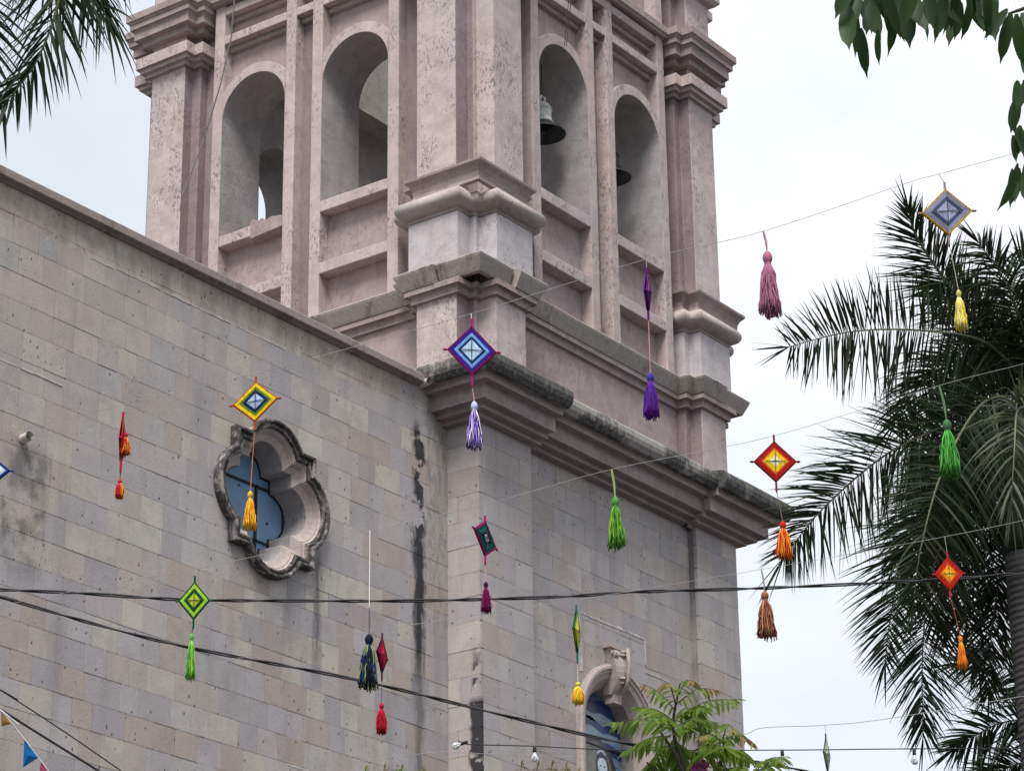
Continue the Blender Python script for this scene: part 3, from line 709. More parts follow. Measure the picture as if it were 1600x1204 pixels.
for pts in (((-.75,.335),(.75,.335),(.75,.365),(-.75,.365)), ((.215,-.75),(.25,-.75),(.25,.365),(.215,.365)), ((-.75,-.40),(.75,-.40),(.75,-.375),(-.75,-.375))):
    b = MB(); slab(b, [(QX+x, QZ+z) for x, z in pts], [], -.425, -.455, nf); fixn(b.build('glazing_bar', M['cable'], q1))
rim = quatre(.49, .31, .485); b = MB(); b.tube([nf(u, z, -.445) for u, z in rim+rim[:1]], .014, 5, cap=False); fixn(b.build('pane_rim', M['cable'], q1))
for x, z in ((-.1,.27),(.14,-.15),(-.2,-.2),(.47,-.1)):
    b = MB(); b.tube([nf(QX+x, QZ+z, -.46), nf(QX+x, QZ+z, -.435)], .014, 8); fixn(b.build('bolt', M['cable'], q1))
for (px, py) in ((35, 686), (657, 601)):
    d = (at(px, py, 1)-CAM); tt = (NY-CAM.y)/d.y; P = CAM+d*tt
    stub(nave, (P.x+7, 0, P.z), (-.25, -1, -.05), .055, .16 if px < 100 else .2)

# ------------------------------------------------------------------ bells
def bell(px, py_lip, y, rad, label, white):
    d = at(px, py_lip, 1)-CAM; P = CAM+d*((y-CAM.y)/d.y)
    t = thing('bell', label, 'bell', P, 'bells in the belfry openings')
    R_ = rad
    prof = [(R_*1.0, 0), (R_*.985, R_*.05), (R_*.82, R_*.16), (R_*.60, R_*.30), (R_*.47, R_*.48), (R_*.40, R_*.75), (R_*.385, R_*1.15), (R_*.36, R_*1.32), (R_*.26, R_*1.46), (R_*.10, R_*1.52), (0.001, R_*1.53)]
    sp = 5
    mb = MB(); mb.lathe(prof[:sp], 36); mb.lathe([(R_*.93, .0), (R_*.78, R_*.13), (R_*.55, R_*.28), (R_*.40, R_*.5), (R_*.32, R_*1.2), (.001, R_*1.4)], 36); mb.lathe([(R_*.93, 0), (R_, 0)], 36)
    mb.build('bell_lip', M['bronze'], t, True)
    mb = MB(); mb.lathe(prof[sp-1:], 36)
    for zz in (.52, 1.12, 1.2): mb.lathe([((.47 if zz < .6 else .39)*R_, R_*zz-.012), ((.47 if zz < .6 else .39)*R_+.014, R_*zz), ((.45 if zz < .6 else .385)*R_, R_*zz+.012)], 36)
    mb.build('bell_body', M['bellwhite'] if white else M['bronze'], t, True)
    mb = MB(); z0 = R_*1.5
    mb.tube([(-.05, 0, z0), (-.06, 0, z0+.06), (-.02, 0, z0+.12), (.03, 0, z0+.10), (.05, 0, z0+.05), (.03, 0, z0-.01)], .022, 8)
    mb.tube([(0, -.04, z0), (0, -.05, z0+.07), (0, 0, z0+.12), (0, .05, z0+.07), (0, .04, z0)], .02, 8)
    mb.build('crown_loop', M['bellwhite'] if white else M['bronze'], t, True)
    mb = MB(); mb.tube([(0, 0, z0+.1), (0, 0, 23.0-P.z)], .011, 6); mb.build('hanger_rod', M['iron'], t)
    mb = MB(); mb.tube([(0, 0, R_*1.3), (0, 0, R_*.15)], .018, 6); mb.lathe([(.001, R_*-.02), (.045, R_*.04), (.05, R_*.12), (.02, R_*.22), (.001, R_*.24)], 12); mb.build('clapper', M['bronze'], t)
    return t
bell(848, 210, .62, .365, 'pale bronze bell with a wide dark lip in the opening right of the front pier', True)
bell(955, 278, .62, .33, 'all-dark bell half hidden behind the jamb of the right-hand opening', False)
b = MB()
for dx in (0, .04): b.tube([at(890+dx*90, -30, 37.0), at(888+dx*100, 5, 37.02), at(882+dx*70, 72, 37.05)], .006, 5)
tag(b.build('bell_rope', M['iron']), 'thin pair of dark ropes hanging over the arch of the whitewashed bell', 'rope')
b = MB(); b.tube([at(x, y, d) for x, y, d in ((368,-20,37.6),(361,60,37.7),(345,130,37.8),(318,220,38.0),(285,305,38.1),(281,330,38.15))], .011, 5)
tag(b.build('slack_cable', M['string']), 'pale slack cable hanging diagonally across the far left pier of the tower', 'cable')
# ------------------------------------------------------------------ vegetation
def leafmat(name, col, col2, trans=.35, rough=.5):
    m, t, bs = mat(name); g = G(t)
    geo = g.n('ShaderNodeNewGeometry'); oi = g.n('ShaderNodeObjectInfo').outputs['Random']
    r = g.math('FRACT', g.math('ADD', geo.outputs['Random Per Island'], oi))
    c = g.mix(r, col, col2); c = g.mix(g.math('MULTIPLY', g.noise(g.pos(), 9, 3), .5), c, tuple(x*.6 for x in col))
    g.link(c, bs.inputs['Base Color']); bs.inputs['Roughness'].default_value = rough; bs.inputs['Specular IOR Level'].default_value = .16
    tr = g.n('ShaderNodeBsdfTranslucent'); g.link(g.mix(.5, c, tuple(min(1, x*1.6) for x in col2)), tr.inputs['Color'])
    mx = g.n('ShaderNodeMixShader'); mx.inputs[0].default_value = trans
    g.link(bs.outputs[0], mx.inputs[1]); g.link(tr.outputs[0], mx.inputs[2]); g.link(mx.outputs[0], t.nodes['Material Output'].inputs[0])
    return m
M['palm'] = leafmat('palm_leaflet', (.015,.026,.013), (.034,.05,.022), .14, .55)
M['palm_pale'] = leafmat('palm_leaflet_pale', (.06,.08,.045), (.10,.115,.065), .2, .45)
M['rachis'] = flat('palm_rachis', (.13,.14,.08), .6)
M['leafd'] = leafmat('dark_glossy_leaf', (.016,.038,.012), (.045,.085,.025), .28, .5)
M['sap'] = leafmat('bright_leaflet', (.055,.13,.02), (.20,.27,.045), .45, .45)
M['sap_tip'] = leafmat('young_leaflet', (.20,.22,.06), (.26,.15,.07), .4, .5)
M['twig'] = flat('twig', (.06,.05,.035), .85)
M['petal'] = flat('pink_petal', (.55,.17,.42), .7)
def catmull(P, n):
    P = [Vector(p) for p in P]; out = []
    for i in range(len(P)-1):
        p0 = P[max(i-1, 0)]; p1 = P[i]; p2 = P[i+1]; p3 = P[min(i+2, len(P)-1)]
        for k in range(n):
            t = k/n; out.append(.5*((2*p1)+(p2-p0)*t+(2*p0-5*p1+4*p2-p3)*t*t+(3*p1-p0-3*p2+p3)*t**3))
    out.append(P[-1]); return out
def blade(mb, p, d, L_, w, droop, wdir, seg=4, mi=0, tipw=.0):
    """a narrow leaflet curving under its weight"""
    wv = (wdir-d*wdir.dot(d)).normalized(); base = len(mb.v)
    for i in range(seg+1):
        s = i/seg; q = p+d*(L_*s)+Vector((0,0,-1))*(droop*L_*s*s)
        hw = w*.5*(min(1, .45+s*3.0) if s < .3 else max(tipw, (1-s)/.7)**.75 if s < 1 else tipw)
        mb.v.append(tuple(q-wv*hw)); mb.v.append(tuple(q+wv*hw))
    for i in range(seg): mb.f.append((base+2*i, base+2*i+1, base+2*i+3, base+2*i+2)); mb.m.append(mi)
def frond(parent, root, pts, la, lb, seed, n=62, w=.022, droop=.25, fwdang=38, plume=.35, m='palm', rr=.02, t0=.05, twist=0.0):
    """feather frond: pts = photo pixel + distance; la / lb = leaflet lengths (m) on either side"""
    rg = random.Random(seed); R0 = root
    P = catmull([at(*p) for p in pts], 12); cum = [0]
    for i in range(1, len(P)): cum.append(cum[-1]+(P[i]-P[i-1]).length)
    tot = cum[-1]
    def pt(t):
        s = t*tot
        for i in range(1, len(P)):
            if cum[i] >= s or i == len(P)-1:
                q = (s-cum[i-1])/max(1e-6, cum[i]-cum[i-1]); return P[i-1].lerp(P[i], q), (P[i]-P[i-1]).normalized()
    mb = MB()
    for side, LL in ((1, la), (-1, lb)):
        for k in range(n):
            t = t0+(1-t0)*(k+rg.uniform(-.35, .35))/n; t = min(1, max(0, t)); p, T = pt(t)
            S = fwd.cross(T).normalized()*side
            dep = fwd*rg.gauss(twist, plume)
            prof = (.45+.55*min(1, t/.25))*(1 if t < .6 else 1-.62*((t-.6)/.4)**1.6)
            an = math.radians(fwdang+rg.gauss(0, 7)+22*max(0, t-.7)/.3)
            d = (S*math.cos(an)+T*math.sin(an)+dep).normalized()
            L_ = LL*prof*rg.uniform(.82, 1.1)*1.04
            if rg.random() < .05: L_ *= .6
            wd = Vector((rg.gauss(0, 1), rg.gauss(0, 1), rg.gauss(0, 1)))+RT*.6
            blade(mb, p-R0, d, L_, w*rg.uniform(.75, 1.2), droop*rg.uniform(.5, 1.5), wd)
    for k in range(5):                         # terminal leaflets
        p, T = pt(1); blade(mb, p-R0, (T+RT*rg.gauss(0, .25)+UP*rg.gauss(0, .25)).normalized(), (la+lb)*.28*rg.uniform(.8, 1.3), w, droop*.5, Vector((rg.gauss(0,1), rg.gauss(0,1), 1)))
    o = mb.build('frond', M[m], parent)
    mb = MB(); mb.tube([p-R0 for p in P], [rr*(1-.8*i/(len(P)-1)) for i in range(len(P))], 5)
    mb.build('rachis', M['rachis'], o); return o
def palm_trunk(parent, root, top, r, mname, shaft=None):
    m, t, bs = mat(mname); g = G(t); P = g.pos()
    rings = g.n('ShaderNodeTexWave', wave_type='BANDS', bands_direction='Z'); rings.inputs['Scale'].default_value = 4.2; rings.inputs['Distortion'].default_value = 1.2; rings.inputs['Detail'].default_value = 3; g.link(P, rings.inputs['Vector'])
    c = g.mix(g.math('MULTIPLY', rings.outputs[1], g.noise(P, 5, 4)), (.055,.052,.052), (.13,.122,.12)); c = g.mix(g.math('MULTIPLY', g.noise(g.scalev(P, (7,7,1)), 1, 5), .6), c, (.07,.065,.07))
    g.link(c, bs.inputs['Base Color']); bs.inputs['Roughness'].default_value = .9
    g.link(g.bump(g.math('ADD', rings.outputs[1], g.noise(P, 20, 4)), .5, .03), bs.inputs['Normal'])
    top = Vector(top)-root; n = 40; mb = MB(); rg = random.Random(1)
    mb.tube([top*(i/n) for i in range(n+1)], [r*(1.25-.25*min(1, i/8))*(1+.012*(i % 2)+rg.uniform(-.008, .008)) for i in range(n+1)], 20)
    mb.build('trunk', m, parent, True)
# royal palm beside the tower
PD = 31.0
pb = at(1612, 930, PD); proot = Vector((pb.x, pb.y, 0)); ptop = at(1606, 850, PD); ptop = Vector((pb.x, pb.y, ptop.z))
palm = thing('palm_tree', 'tall palm with ringed grey trunk and dark feathery crown right of the tower', 'palm tree', proot)
palm_trunk(palm, proot, ptop, .27, 'palm_bark')
mb = MB(); cs = at(1606, 620, PD); cs = Vector((pb.x, pb.y, cs.z)); dv = cs-ptop
mb.tube([ptop-proot+dv*(i/8)-Vector((0,0,.05)) for i in range(9)], [.285, .30, .29, .27, .24, .21, .17, .13, .08], 18); mb.build('crownshaft', M['palm'], palm, True)
D = PD
FR = [  # pts, up-side len, down-side len, kwargs
 ([(1605,600,D),(1540,535,D-.3),(1440,516,D-.6),(1330,518,D-.9),(1232,542,D-1.1)], .80, .85, dict(n=62, droop=.08, fwdang=6, plume=.25)),
 ([(1600,600,D),(1560,540,D),(1500,470,D),(1435,375,D-.1),(1420,330,D-.2)], .75, .75, dict(n=56, droop=.10, fwdang=45, plume=.35, rr=.035)),
 ([(1605,640,D),(1520,655,D-.4),(1400,700,D-.8),(1290,790,D-1.0),(1225,870,D-1.1)], .85, .85, dict(n=74, droop=.12, fwdang=34, plume=.3)),
 ([(1600,620,D),(1535,630,D-.8),(1475,730,D-1.6),(1440,850,D-2.0),(1428,935,D-2.1)], .75, .80, dict(n=58, droop=.22, fwdang=22, plume=.25, m='palm')),
 ([(1600,660,D),(1530,740,D-.2),(1460,880,D-.3),(1442,1010,D-.3),(1442,1150,D-.3)], .70, .80, dict(n=76, droop=.12, fwdang=38, plume=.3)),
 ([(1600,660,D+.2),(1500,720,D+.2),(1420,840,D+.3),(1392,960,D+.3),(1383,1035,D+.3)], .75, .60, dict(n=60, droop=.12, fwdang=30, plume=.3)),
 ([(1610,640,D),(1590,640,D-1.6),(1585,700,D-2.2),(1580,790,D-2.4)], .65, .65, dict(n=44, droop=.35, fwdang=35, plume=.4, m='palm_pale')),
 ([(1612,620,D),(1600,520,D-.2),(1570,440,D-.4),(1530,380,D-.6)], .75, .75, dict(n=48, droop=.2, fwdang=40, plume=.45)),
 ([(1612,620,D),(1580,560,D+.5),(1520,545,D+1),(1440,600,D+1.5),(1400,660,D+1.6)], .8, .8, dict(n=60, droop=.3, fwdang=30, plume=.5)),
 ([(1612,640,D),(1570,700,D+.6),(1520,800,D+1.0),(1505,930,D+1.1),(1530,1040,D+1.1)], .8, .8, dict(n=64, droop=.15, fwdang=38, plume=.45)),
 ([(1612,600,D),(1650,500,D),(1700,430,D),(1760,430,D)], .8, .8, dict(n=44, droop=.2)),
 ([(1612,640,D),(1680,650,D),(1760,720,D),(1800,860,D)], .8, .8, dict(n=50, droop=.2)),
 ([(1612,600,D),(1585,480,D+.4),(1590,420,D+.6),(1620,380,D+.8)], .7, .7, dict(n=44, droop=.2, plume=.5)),
 ([(1612,600,D),(1560,560,D+.9),(1500,560,D+1.4),(1450,640,D+1.8),(1440,760,D+2)], .8, .8, dict(n=60, droop=.2, plume=.6)),
 ([(1612,640,D),(1570,690,D+.9),(1545,800,D+1.2),(1560,960,D+1.2)], .75, .75, dict(n=56, droop=.2, plume=.6)),
 ([(1612,620,D),(1570,600,D+.8),(1500,640,D+1.2),(1470,740,D+1.4),(1480,860,D+1.4)], .8, .8, dict(n=60, droop=.2, plume=.6)),
 ([(1612,600,D),(1560,500,D+.7),(1500,450,D+1),(1460,450,D+1.1)], .7, .7, dict(n=50, droop=.25, plume=.5)),
 ([(1612,640,D),(1570,660,D+.4),(1510,720,D+.6),(1440,800,D+.8),(1400,880,D+.8)], .7, .8, dict(n=60, droop=.25, plume=.5)),
]
FR += [
 ([(1612,640,D),(1560,720,D+.5),(1490,800,D+.8),(1465,900,D+.9),(1470,980,D+.9)], .8, .8, dict(n=60, droop=.2, plume=.4)),
 ([(1612,640,D),(1600,720,D+.6),(1570,860,D+.7),(1550,980,D+.7),(1545,1080,D+.7)], .75, .75, dict(n=60, droop=.2, plume=.4))]
for q in FR: q[3]['n'] = int(q[3]['n']*2.6); q[3]['w'] = .027; q[3]['droop'] = q[3].get('droop', .25)*1.5; q[3]['plume'] = q[3].get('plume', .35)*1.15
for i, (p, la, lb, kw) in enumerate(FR): frond(palm, proot, p, la, lb, 100+i, **kw)
# second palm, only its lower fronds show behind the trunk
D = 36.0; pb2 = at(1665, 1180, D); r2 = Vector((pb2.x, pb2.y, 0))
palm2 = thing('palm_tree', 'lower palm behind the ringed trunk, only frond tips in view at the bottom right', 'palm tree', r2)
palm_trunk(palm2, r2, (pb2.x, pb2.y, pb2.z-.4), .22, 'palm_bark_far')
for i, (p, la, lb) in enumerate((([(1665,1180,D),(1620,1130,D),(1560,1130,D),(1490,1170,D)], .7, .7), ([(1665,1170,D),(1620,1075,D),(1560,1040,D),(1500,1035,D)], .75, .75), ([(1665,1190,D),(1600,1190,D),(1530,1220,D)], .7, .7), ([(1665,1180,D),(1640,1080,D),(1600,1010,D)], .6, .6), ([(1665,1180,D),(1720,1100,D),(1790,1100,D)], .7, .7))):
    frond(palm2, r2, p, la, lb, 300+i, n=90, w=.036, droop=.2, plume=.5)
# near palm at the upper left
D = 11.0; tb = at(-330, -160, D); r3 = Vector((tb.x, tb.y, 0))
palm3 = thing('palm_tree', 'near palm whose broad dark frond tips hang into the upper left corner', 'palm tree', r3)
palm_trunk(palm3, r3, (tb.x, tb.y, tb.z), .16, 'palm_bark_near')
for i, (p, la, lb, kw) in enumerate((
 ([(-330,-160,D),(-60,-300,D-.3),(90,-160,D-.5),(95,-20,D-.6),(60,90,D-.65),(5,165,D-.7)], .34, .30, dict(n=58, w=.017, droop=.25, fwdang=40, plume=.3, rr=.012)),
 ([(-330,-160,D),(-60,-260,D),(80,-110,D),(130,-30,D),(165,25,D-.05)], .32, .36, dict(n=50, w=.016, droop=.45, fwdang=42, plume=.35, rr=.010)),
 ([(-330,-160,D),(-150,-200,D+.2),(-60,-60,D+.2),(-35,60,D+.2),(-60,170,D+.2)], .34, .34, dict(n=50, w=.016, droop=.2, fwdang=40, plume=.3, rr=.010)),
 ([(-330,-160,D),(-100,-330,D+.3),(120,-190,D+.3),(185,-75,D+.3)], .3, .3, dict(n=42, w=.013, droop=.5, fwdang=40, plume=.4, rr=.010)),
 ([(-330,-160,D),(-450,-280,D),(-600,-200,D)], .35, .35, dict(n=30, w=.016)))):
    kw['n'] = int(kw['n']*2.3); kw['w'] *= .95; kw['droop'] = kw.get('droop', .25)*1.7; frond(palm3, r3, p, la, lb, 400+i, **kw)
# broad-leaved branch at the upper right
D = 6.2; kb = at(2050, -300, D); r4 = Vector((kb.x, kb.y, 0))
tree = thing('broadleaf_tree', 'near tree whose long pointed dark green leaves hang into the upper right corner', 'tree', r4)
mb = MB(); mb.tube([Vector((0, 0, kb.z*i/10)) for i in range(11)], [.16-.007*i for i in range(11)], 12); mb.build('trunk', M['twig'], tree, True)
TW = [[(2050,-300),(1800,-120),(1640,-40),(1560,-30),(1480,-25),(1400,-30),(1330,-28)], [(1800,-120),(1690,-20),(1610,10),(1575,22)], [(1800,-120),(1720,20),(1640,100),(1598,128)], [(1720,20),(1650,150),(1606,196)], [(1650,150),(1625,220),(1603,256)]]
for tw in TW:
    P = catmull([at(x, y, D)-r4 for x, y in tw], 5); mb = MB(); mb.tube(P, [.010*(1-.75*i/(len(P)-1)) for i in range(len(P))], 5); mb.build('branch', M['twig'], tree, True)
def leafmesh(seed, L_, w):
    rg = random.Random(seed); mb = MB(); n = 8; base = []
    cv = rg.uniform(-.25, .25); fold = rg.uniform(.15, .35)
    for i in range(n+1):
        s = i/n; hw = w*.5*(math.sin(PI*min(1, s*.92+.04))**.8)*(1-.25*s) if i < n else 0
        if s > .78: hw *= (1-s)/.22*.75+.05
        y = cv*L_*s*s; b0 = len(mb.v)
        mb.v += [(-hw, y-hw*fold, -L_*s), (0, y, -L_*s), (hw, y-hw*fold, -L_*s)]
        if i: mb.f += [(b0-3, b0-2, b0+1, b0), (b0-2, b0-1, b0+2, b0+1)]; mb.m += [0, 0]
    mb.tube([(0, 0, .25*L_), (0, .003, .1*L_), (0, 0, 0)], .0012, 4)
    me = bpy.data.meshes.new('leaf'); me.from_pydata(mb.v, [], mb.f); me.materials.append(M['leafd']); me.polygons.foreach_set('use_smooth', [True]*len(me.polygons)); return me
LM = [leafmesh(i, 1, w) for i, w in enumerate((.28, .33, .26, .35, .30, .25))]
rg = random.Random(17)
spots = [(1322,6,88,-4),(1338,18,72,3),(1345,44,70,0),(1372,46,50,14)]
x = 1326
while x < 1556: spots.append((x, rg.uniform(-22, 6), rg.uniform(55, 78), rg.uniform(-14, 14))); x += rg.uniform(5, 9)
x = 1334
while x < 1545: spots.append((x, rg.uniform(-60, -25), rg.uniform(60, 85), rg.uniform(-25, 25))); x += rg.uniform(7, 12)
spots += [(1574,14,58,38),(1580,20,72,18),(1588,22,80,2),(1598,20,95,-8),(1606,26,90,-22),(1592,30,60,8),(1612,12,90,-30),(1600,60,70,0)]
for yy, L_ in ((126, 60), (150, 66), (196, 60), (203, 50), (255, 78), (262, 60)):
    spots += [(1592+rg.uniform(-4, 4), yy, L_, 16+rg.uniform(-5, 5)), (1603, yy-2, L_*.95, rg.uniform(-5, 5)), (1615, yy, L_, -15), (1583+rg.uniform(-2, 4), yy+8, L_*.8, 4)]
RB = Matrix((RT, fwd, UP)).transposed()
def facing(yaw=0, roll=0, pitch=0):
    """orientation of an upright thing seen from the square; yaw turns it about the vertical"""
    f = Vector((fwd.x, fwd.y, 0)).normalized(); r = f.cross(Vector((0, 0, 1)))
    B = Matrix((r, f, Vector((0, 0, 1)))).transposed()
    return (B @ Matrix.Rotation(math.radians(yaw), 3, 'Z') @ Matrix.Rotation(math.radians(pitch), 3, 'X') @ Matrix.Rotation(math.radians(roll), 3, 'Y')).to_4x4()
for (x, y, L_, tilt) in spots:
    o = bpy.data.objects.new('leaf', rg.choice(LM)); link(o, tree); d = D+rg.uniform(-.15, .15); sc = L_*d/FPX*1.15
    o.matrix_basis = Matrix.Translation(at(x, y, d)-r4) @ facing(rg.uniform(-55, 55), tilt, rg.uniform(-15, 20)) @ Matrix.Diagonal((sc, sc, sc, 1))
# young pinnate tree in front of the arched window
D = 21.0; sb = at(1075, 1204, D); r5 = Vector((sb.x, sb.y, 0))
sap = thing('young_tree', 'young bright green tree with feathery compound leaves in front of the arched window', 'tree', r5)
def stem(parent, root, pts, r_, D):
    P = catmull([at(x, y, D)-root for x, y in pts], 6); mb = MB(); mb.tube(P, [r_*(1-.7*i/(len(P)-1)) for i in range(len(P))], 6); mb.build('stem', M['twig'], parent, True)
mb = MB(); bs_ = at(1085, 1330, D)-r5; mb.tube([Vector((0,0,0)), bs_*.5+Vector((.05,.03,0)), bs_], [.07, .055, .04], 10); mb.build('trunk', M['twig'], sap, True)
for pts in ([(1085,1330),(1070,1204),(1052,1140),(1058,1090),(1063,1066)], [(1085,1330),(1120,1210),(1130,1170),(1130,1150)], [(1070,1210),(1050,1170),(1030,1140)], [(1085,1330),(1045,1230),(1010,1190)], [(1085,1330),(1150,1230),(1190,1200)]): stem(sap, r5, pts, .02, D)
def compound(parent, root, p0, p1, sag, seed, n=11, L_=.17, w=.05, D=21.0, m='sap', tipm=None, dz=0, hang=.55):
    rg = random.Random(seed); d0 = rg.uniform(-.35, .35)+dz; d1 = d0+rg.uniform(-.3, .3)
    a, c = at(*p0, D+d0), at(*p1, D+d1); mid = (a+c)/2+Vector((0, 0, sag*(c-a).length))
    P = catmull([a, mid, c], 8); mb = MB(); mb.tube([p-root for p in P], [.006*(1-.7*i/(len(P)-1)) for i in range(len(P))], 4, mi=1)
    for k in range(n):
        t = .12+.88*k/(n-1); i = min(len(P)-2, int(t*(len(P)-1))); q = t*(len(P)-1)-i
        p = P[i].lerp(P[i+1], q)-root; T = (P[i+1]-P[i]).normalized()
        prof = (.6+.4*min(1, t/.3))*(1-.45*max(0, t-.55)/.45)
        S = T.cross(Vector((0, 0, 1))).normalized()
        for sgn in (1, -1):
            dd = (S*sgn*rg.uniform(.55, .9)+T*.45-Vector((0, 0, hang*rg.uniform(.6, 1.3)))).normalized()
            leaf(mb, p, dd, L_*prof*rg.uniform(.85, 1.15), w*prof*rg.uniform(.8, 1.1), rg, 2 if (tipm and t > .6) else 0)
    dd = (P[-1]-P[-2]).normalized(); leaf(mb, P[-1]-root, dd, L_*.6, w*.6, rg, 2 if tipm else 0)
    return mb.build('leaf', [M[m], M['twig'], M[tipm or m]], parent)
def leaf(mb, p, d, L_, w, rg, mi):
    nrm = Vector((rg.gauss(0, .6), rg.gauss(0, .6), 1)); wv = d.cross(nrm).normalized(); up = wv.cross(d); n = 5; b0 = len(mb.v)
    for i in range(n+1):
        s = i/n; hw = w*.5*math.sin(PI*min(1, s*.85+.12))**.9*(1 if i < n else 0); q = p+d*L_*s+Vector((0,0,-1))*(.18*L_*s*s)
        mb.v += [tuple(q-wv*hw+up*hw*.3), tuple(q), tuple(q+wv*hw+up*hw*.3)]
        if i: k = b0+3*i; mb.f += [(k-3, k-2, k+1, k), (k-2, k-1, k+2, k+1)]; mb.m += [mi, mi]
CL = [((1058,1120),(1150,1092),.10,'b'),((1056,1110),(1004,1068),.12,'t'),((1056,1100),(1038,1068),.25,'t'),((1060,1085),(1085,1064),.3,'t'),((1062,1095),(1120,1078),.18,'t'),((1052,1125),(1000,1105),.1,'b'),
 ((1050,1140),(962,1128),.12,'b'),((1048,1150),(980,1172),.12,'b'),((1055,1135),(1118,1128),.15,'b'),((1056,1140),(1115,1150),.12,'b'),((1052,1150),(1060,1200),.1,'b'),
 ((1130,1155),(1175,1160),.2,'t'),((1130,1160),(1095,1150),.2,'t'),((1130,1152),(1146,1140),.3,'t'),((1130,1170),(1170,1185),.12,'b'),((1128,1170),(1085,1190),.12,'b'),((1040,1170),(1010,1215),.1,'b'),((1055,1160),(1090,1205),.1,'b'),
 ((1070,1190),(1105,1225),.1,'b'),((1120,1190),(1150,1225),.1,'b'),((1180,1205),(1224,1182),.12,'b'),((1180,1210),(1140,1200),.12,'b'),((1190,1200),(1215,1225),.1,'b'),((1000,1205),(1040,1190),.1,'b'),
 ((1060,1150),(1020,1120),.15,'b'),((1055,1130),(1080,1105),.15,'b'),((1062,1120),(1100,1105),.12,'b'),((1130,1180),(1115,1140),.1,'b'),((1075,1180),(1030,1165),.12,'b'),((1080,1175),(1130,1165),.12,'b')]
for i, (a, c, sg, k) in enumerate(CL):
    compound(sap, r5, a, c, sg, 500+i, n=11 if k == 'b' else 9, L_=.165 if k == 'b' else .12, w=.038 if k == 'b' else .034, m='sap', tipm='sap_tip' if k == 't' else None)
mb = MB()
for i in range(9):
    p = at(1092+rg.uniform(-9, 9), 1198+rg.uniform(-6, 9), D)-r5
    for j in range(4): leaf(mb, p, Vector((rg.gauss(0,1), rg.gauss(0,1), rg.gauss(0,.6))).normalized(), .07, .05, rg, 0)
mb.build('flower', M['petal'], sap)
# tips of two shrubs at the bottom edge
for nm, xs, lab, gold in (('a', (572,600,628,662), 'green and rusty leaf tips of a shrub at the bottom edge below the red tassel', 0), ('b', (815,840,862,885), 'golden leaf tips of a shrub at the bottom edge left of the arched window', 1)):
    D = 21.0; c0 = at(sum(xs)/4, 1300, D); rt = Vector((c0.x, c0.y, 0)); sh = thing('shrub', lab, 'shrub', rt)
    mb = MB(); mb.tube([Vector((0,0,0)), (c0-rt)*.6+Vector((.04,0,0)), c0-rt], [.05, .04, .03], 8); mb.build('stem', M['twig'], sh, True)
    for i, x in enumerate(xs):
        compound(sh, rt, (x-8, 1260), (x, 1202 if not gold else 1197), .08, 700+i+int(gold)*10, n=9, L_=.11, w=.035, m='sap', tipm='sap_tip' if gold or i % 2 else None)
        compound(sh, rt, (x+4, 1260), (x+18, 1208), .08, 720+i+int(gold)*10, n=9, L_=.11, w=.035, m='sap', tipm='sap_tip' if gold else None)
#END_TREES
# ------------------------------------------------------------------ strings, cables and hanging ornaments
yarncache = {}
def yarn(c):
    if c not in yarncache:
        m, t, bs = mat('yarn_%d' % len(yarncache)); g = G(t); P = g.n('ShaderNodeTexCoord').outputs['Object']
        f = g.noise(g.scalev(P, (90,90,30)), 1, 3, .6)
        g.link(g.mix(g.range(f, .3, .7), tuple(x*.72 for x in c), tuple(min(1, x*1.2) for x in c)), bs.inputs['Base Color']); bs.inputs['Roughness'].default_value = .95; bs.inputs['Specular IOR Level'].default_value = .1
        yarncache[c] = m
    return yarncache[c]
RED, CRIM, ORG, AMB, YEL, LIME, GRN, DGRN, TEAL, NAVY, BLUE, LBLU, WHT, PURP, VIO, LILA, MAG, MAUV, MARO, BRN, GOLD, SLATE, PGREY, BLK, ROSE = (.48,.022,.02), (.38,.01,.03), (.72,.17,.02), (.80,.33,.02), (.80,.62,.03), (.36,.56,.06), (.05,.26,.03), (.008,.085,.03), (.01,.07,.065), (.012,.03,.15), (.03,.09,.42), (.22,.42,.72), (.74,.76,.80), (.11,.012,.20), (.06,.03,.30), (.42,.30,.62), (.33,.01,.13), (.34,.13,.20), (.14,.006,.05), (.38,.15,.07), (.58,.36,.04), (.10,.12,.22), (.33,.33,.42), (.012,.015,.03), (.55,.25,.30)
def line(name, label, pts, r_, m, cat='string', group=None, depth=None, twist=0):
    pts = list(pts)                             # run on to supports out of view
    for i, j in ((0, 1), (-1, -2)):
        if not 0 <= pts[i][0] <= 1600 and pts[i][1] < 1204:
            dx, dy = pts[i][0]-pts[j][0], pts[i][1]-pts[j][1]; e = (pts[i][0]+800*dx/abs(dx), pts[i][1]+800*dy/abs(dx))
            pts.insert(0 if i == 0 else len(pts), e)
    P = catmull([at(*p) if len(p) == 3 else at(*p, depth) for p in pts], 14); mb = MB()
    if twist:
        L_ = 0
        for s in (0, PI):
            L_ = 0; Q = []
            for i, p in enumerate(P):
                if i: L_ += (p-P[i-1]).length
            # resample finely for the twist
            fine = []
            for i in range(len(P)-1):
                for k in range(4): fine.append(P[i].lerp(P[i+1], k/4))
            fine.append(P[-1]); a = 0
            for i, p in enumerate(fine):
                if i: a += (p-fine[i-1]).length*twist*(1+.5*math.sin(i*.13))
                Q.append(p+(UP*math.cos(a+s)+fwd*math.sin(a+s))*r_*1.15)
            mb2 = MB(); mb2.tube(Q, r_, 6)
            mb.add(mb2.v, mb2.f)
    else: mb.tube(P, r_, 6)
    o0 = P[0]; mb.v = [tuple(Vector(v)-o0) for v in mb.v]
    o = mb.build(name, m, None, True); o.location = o0; tag(o, label, cat, group); return o
DA, DB, DC = 16.0, 18.0, 20.0
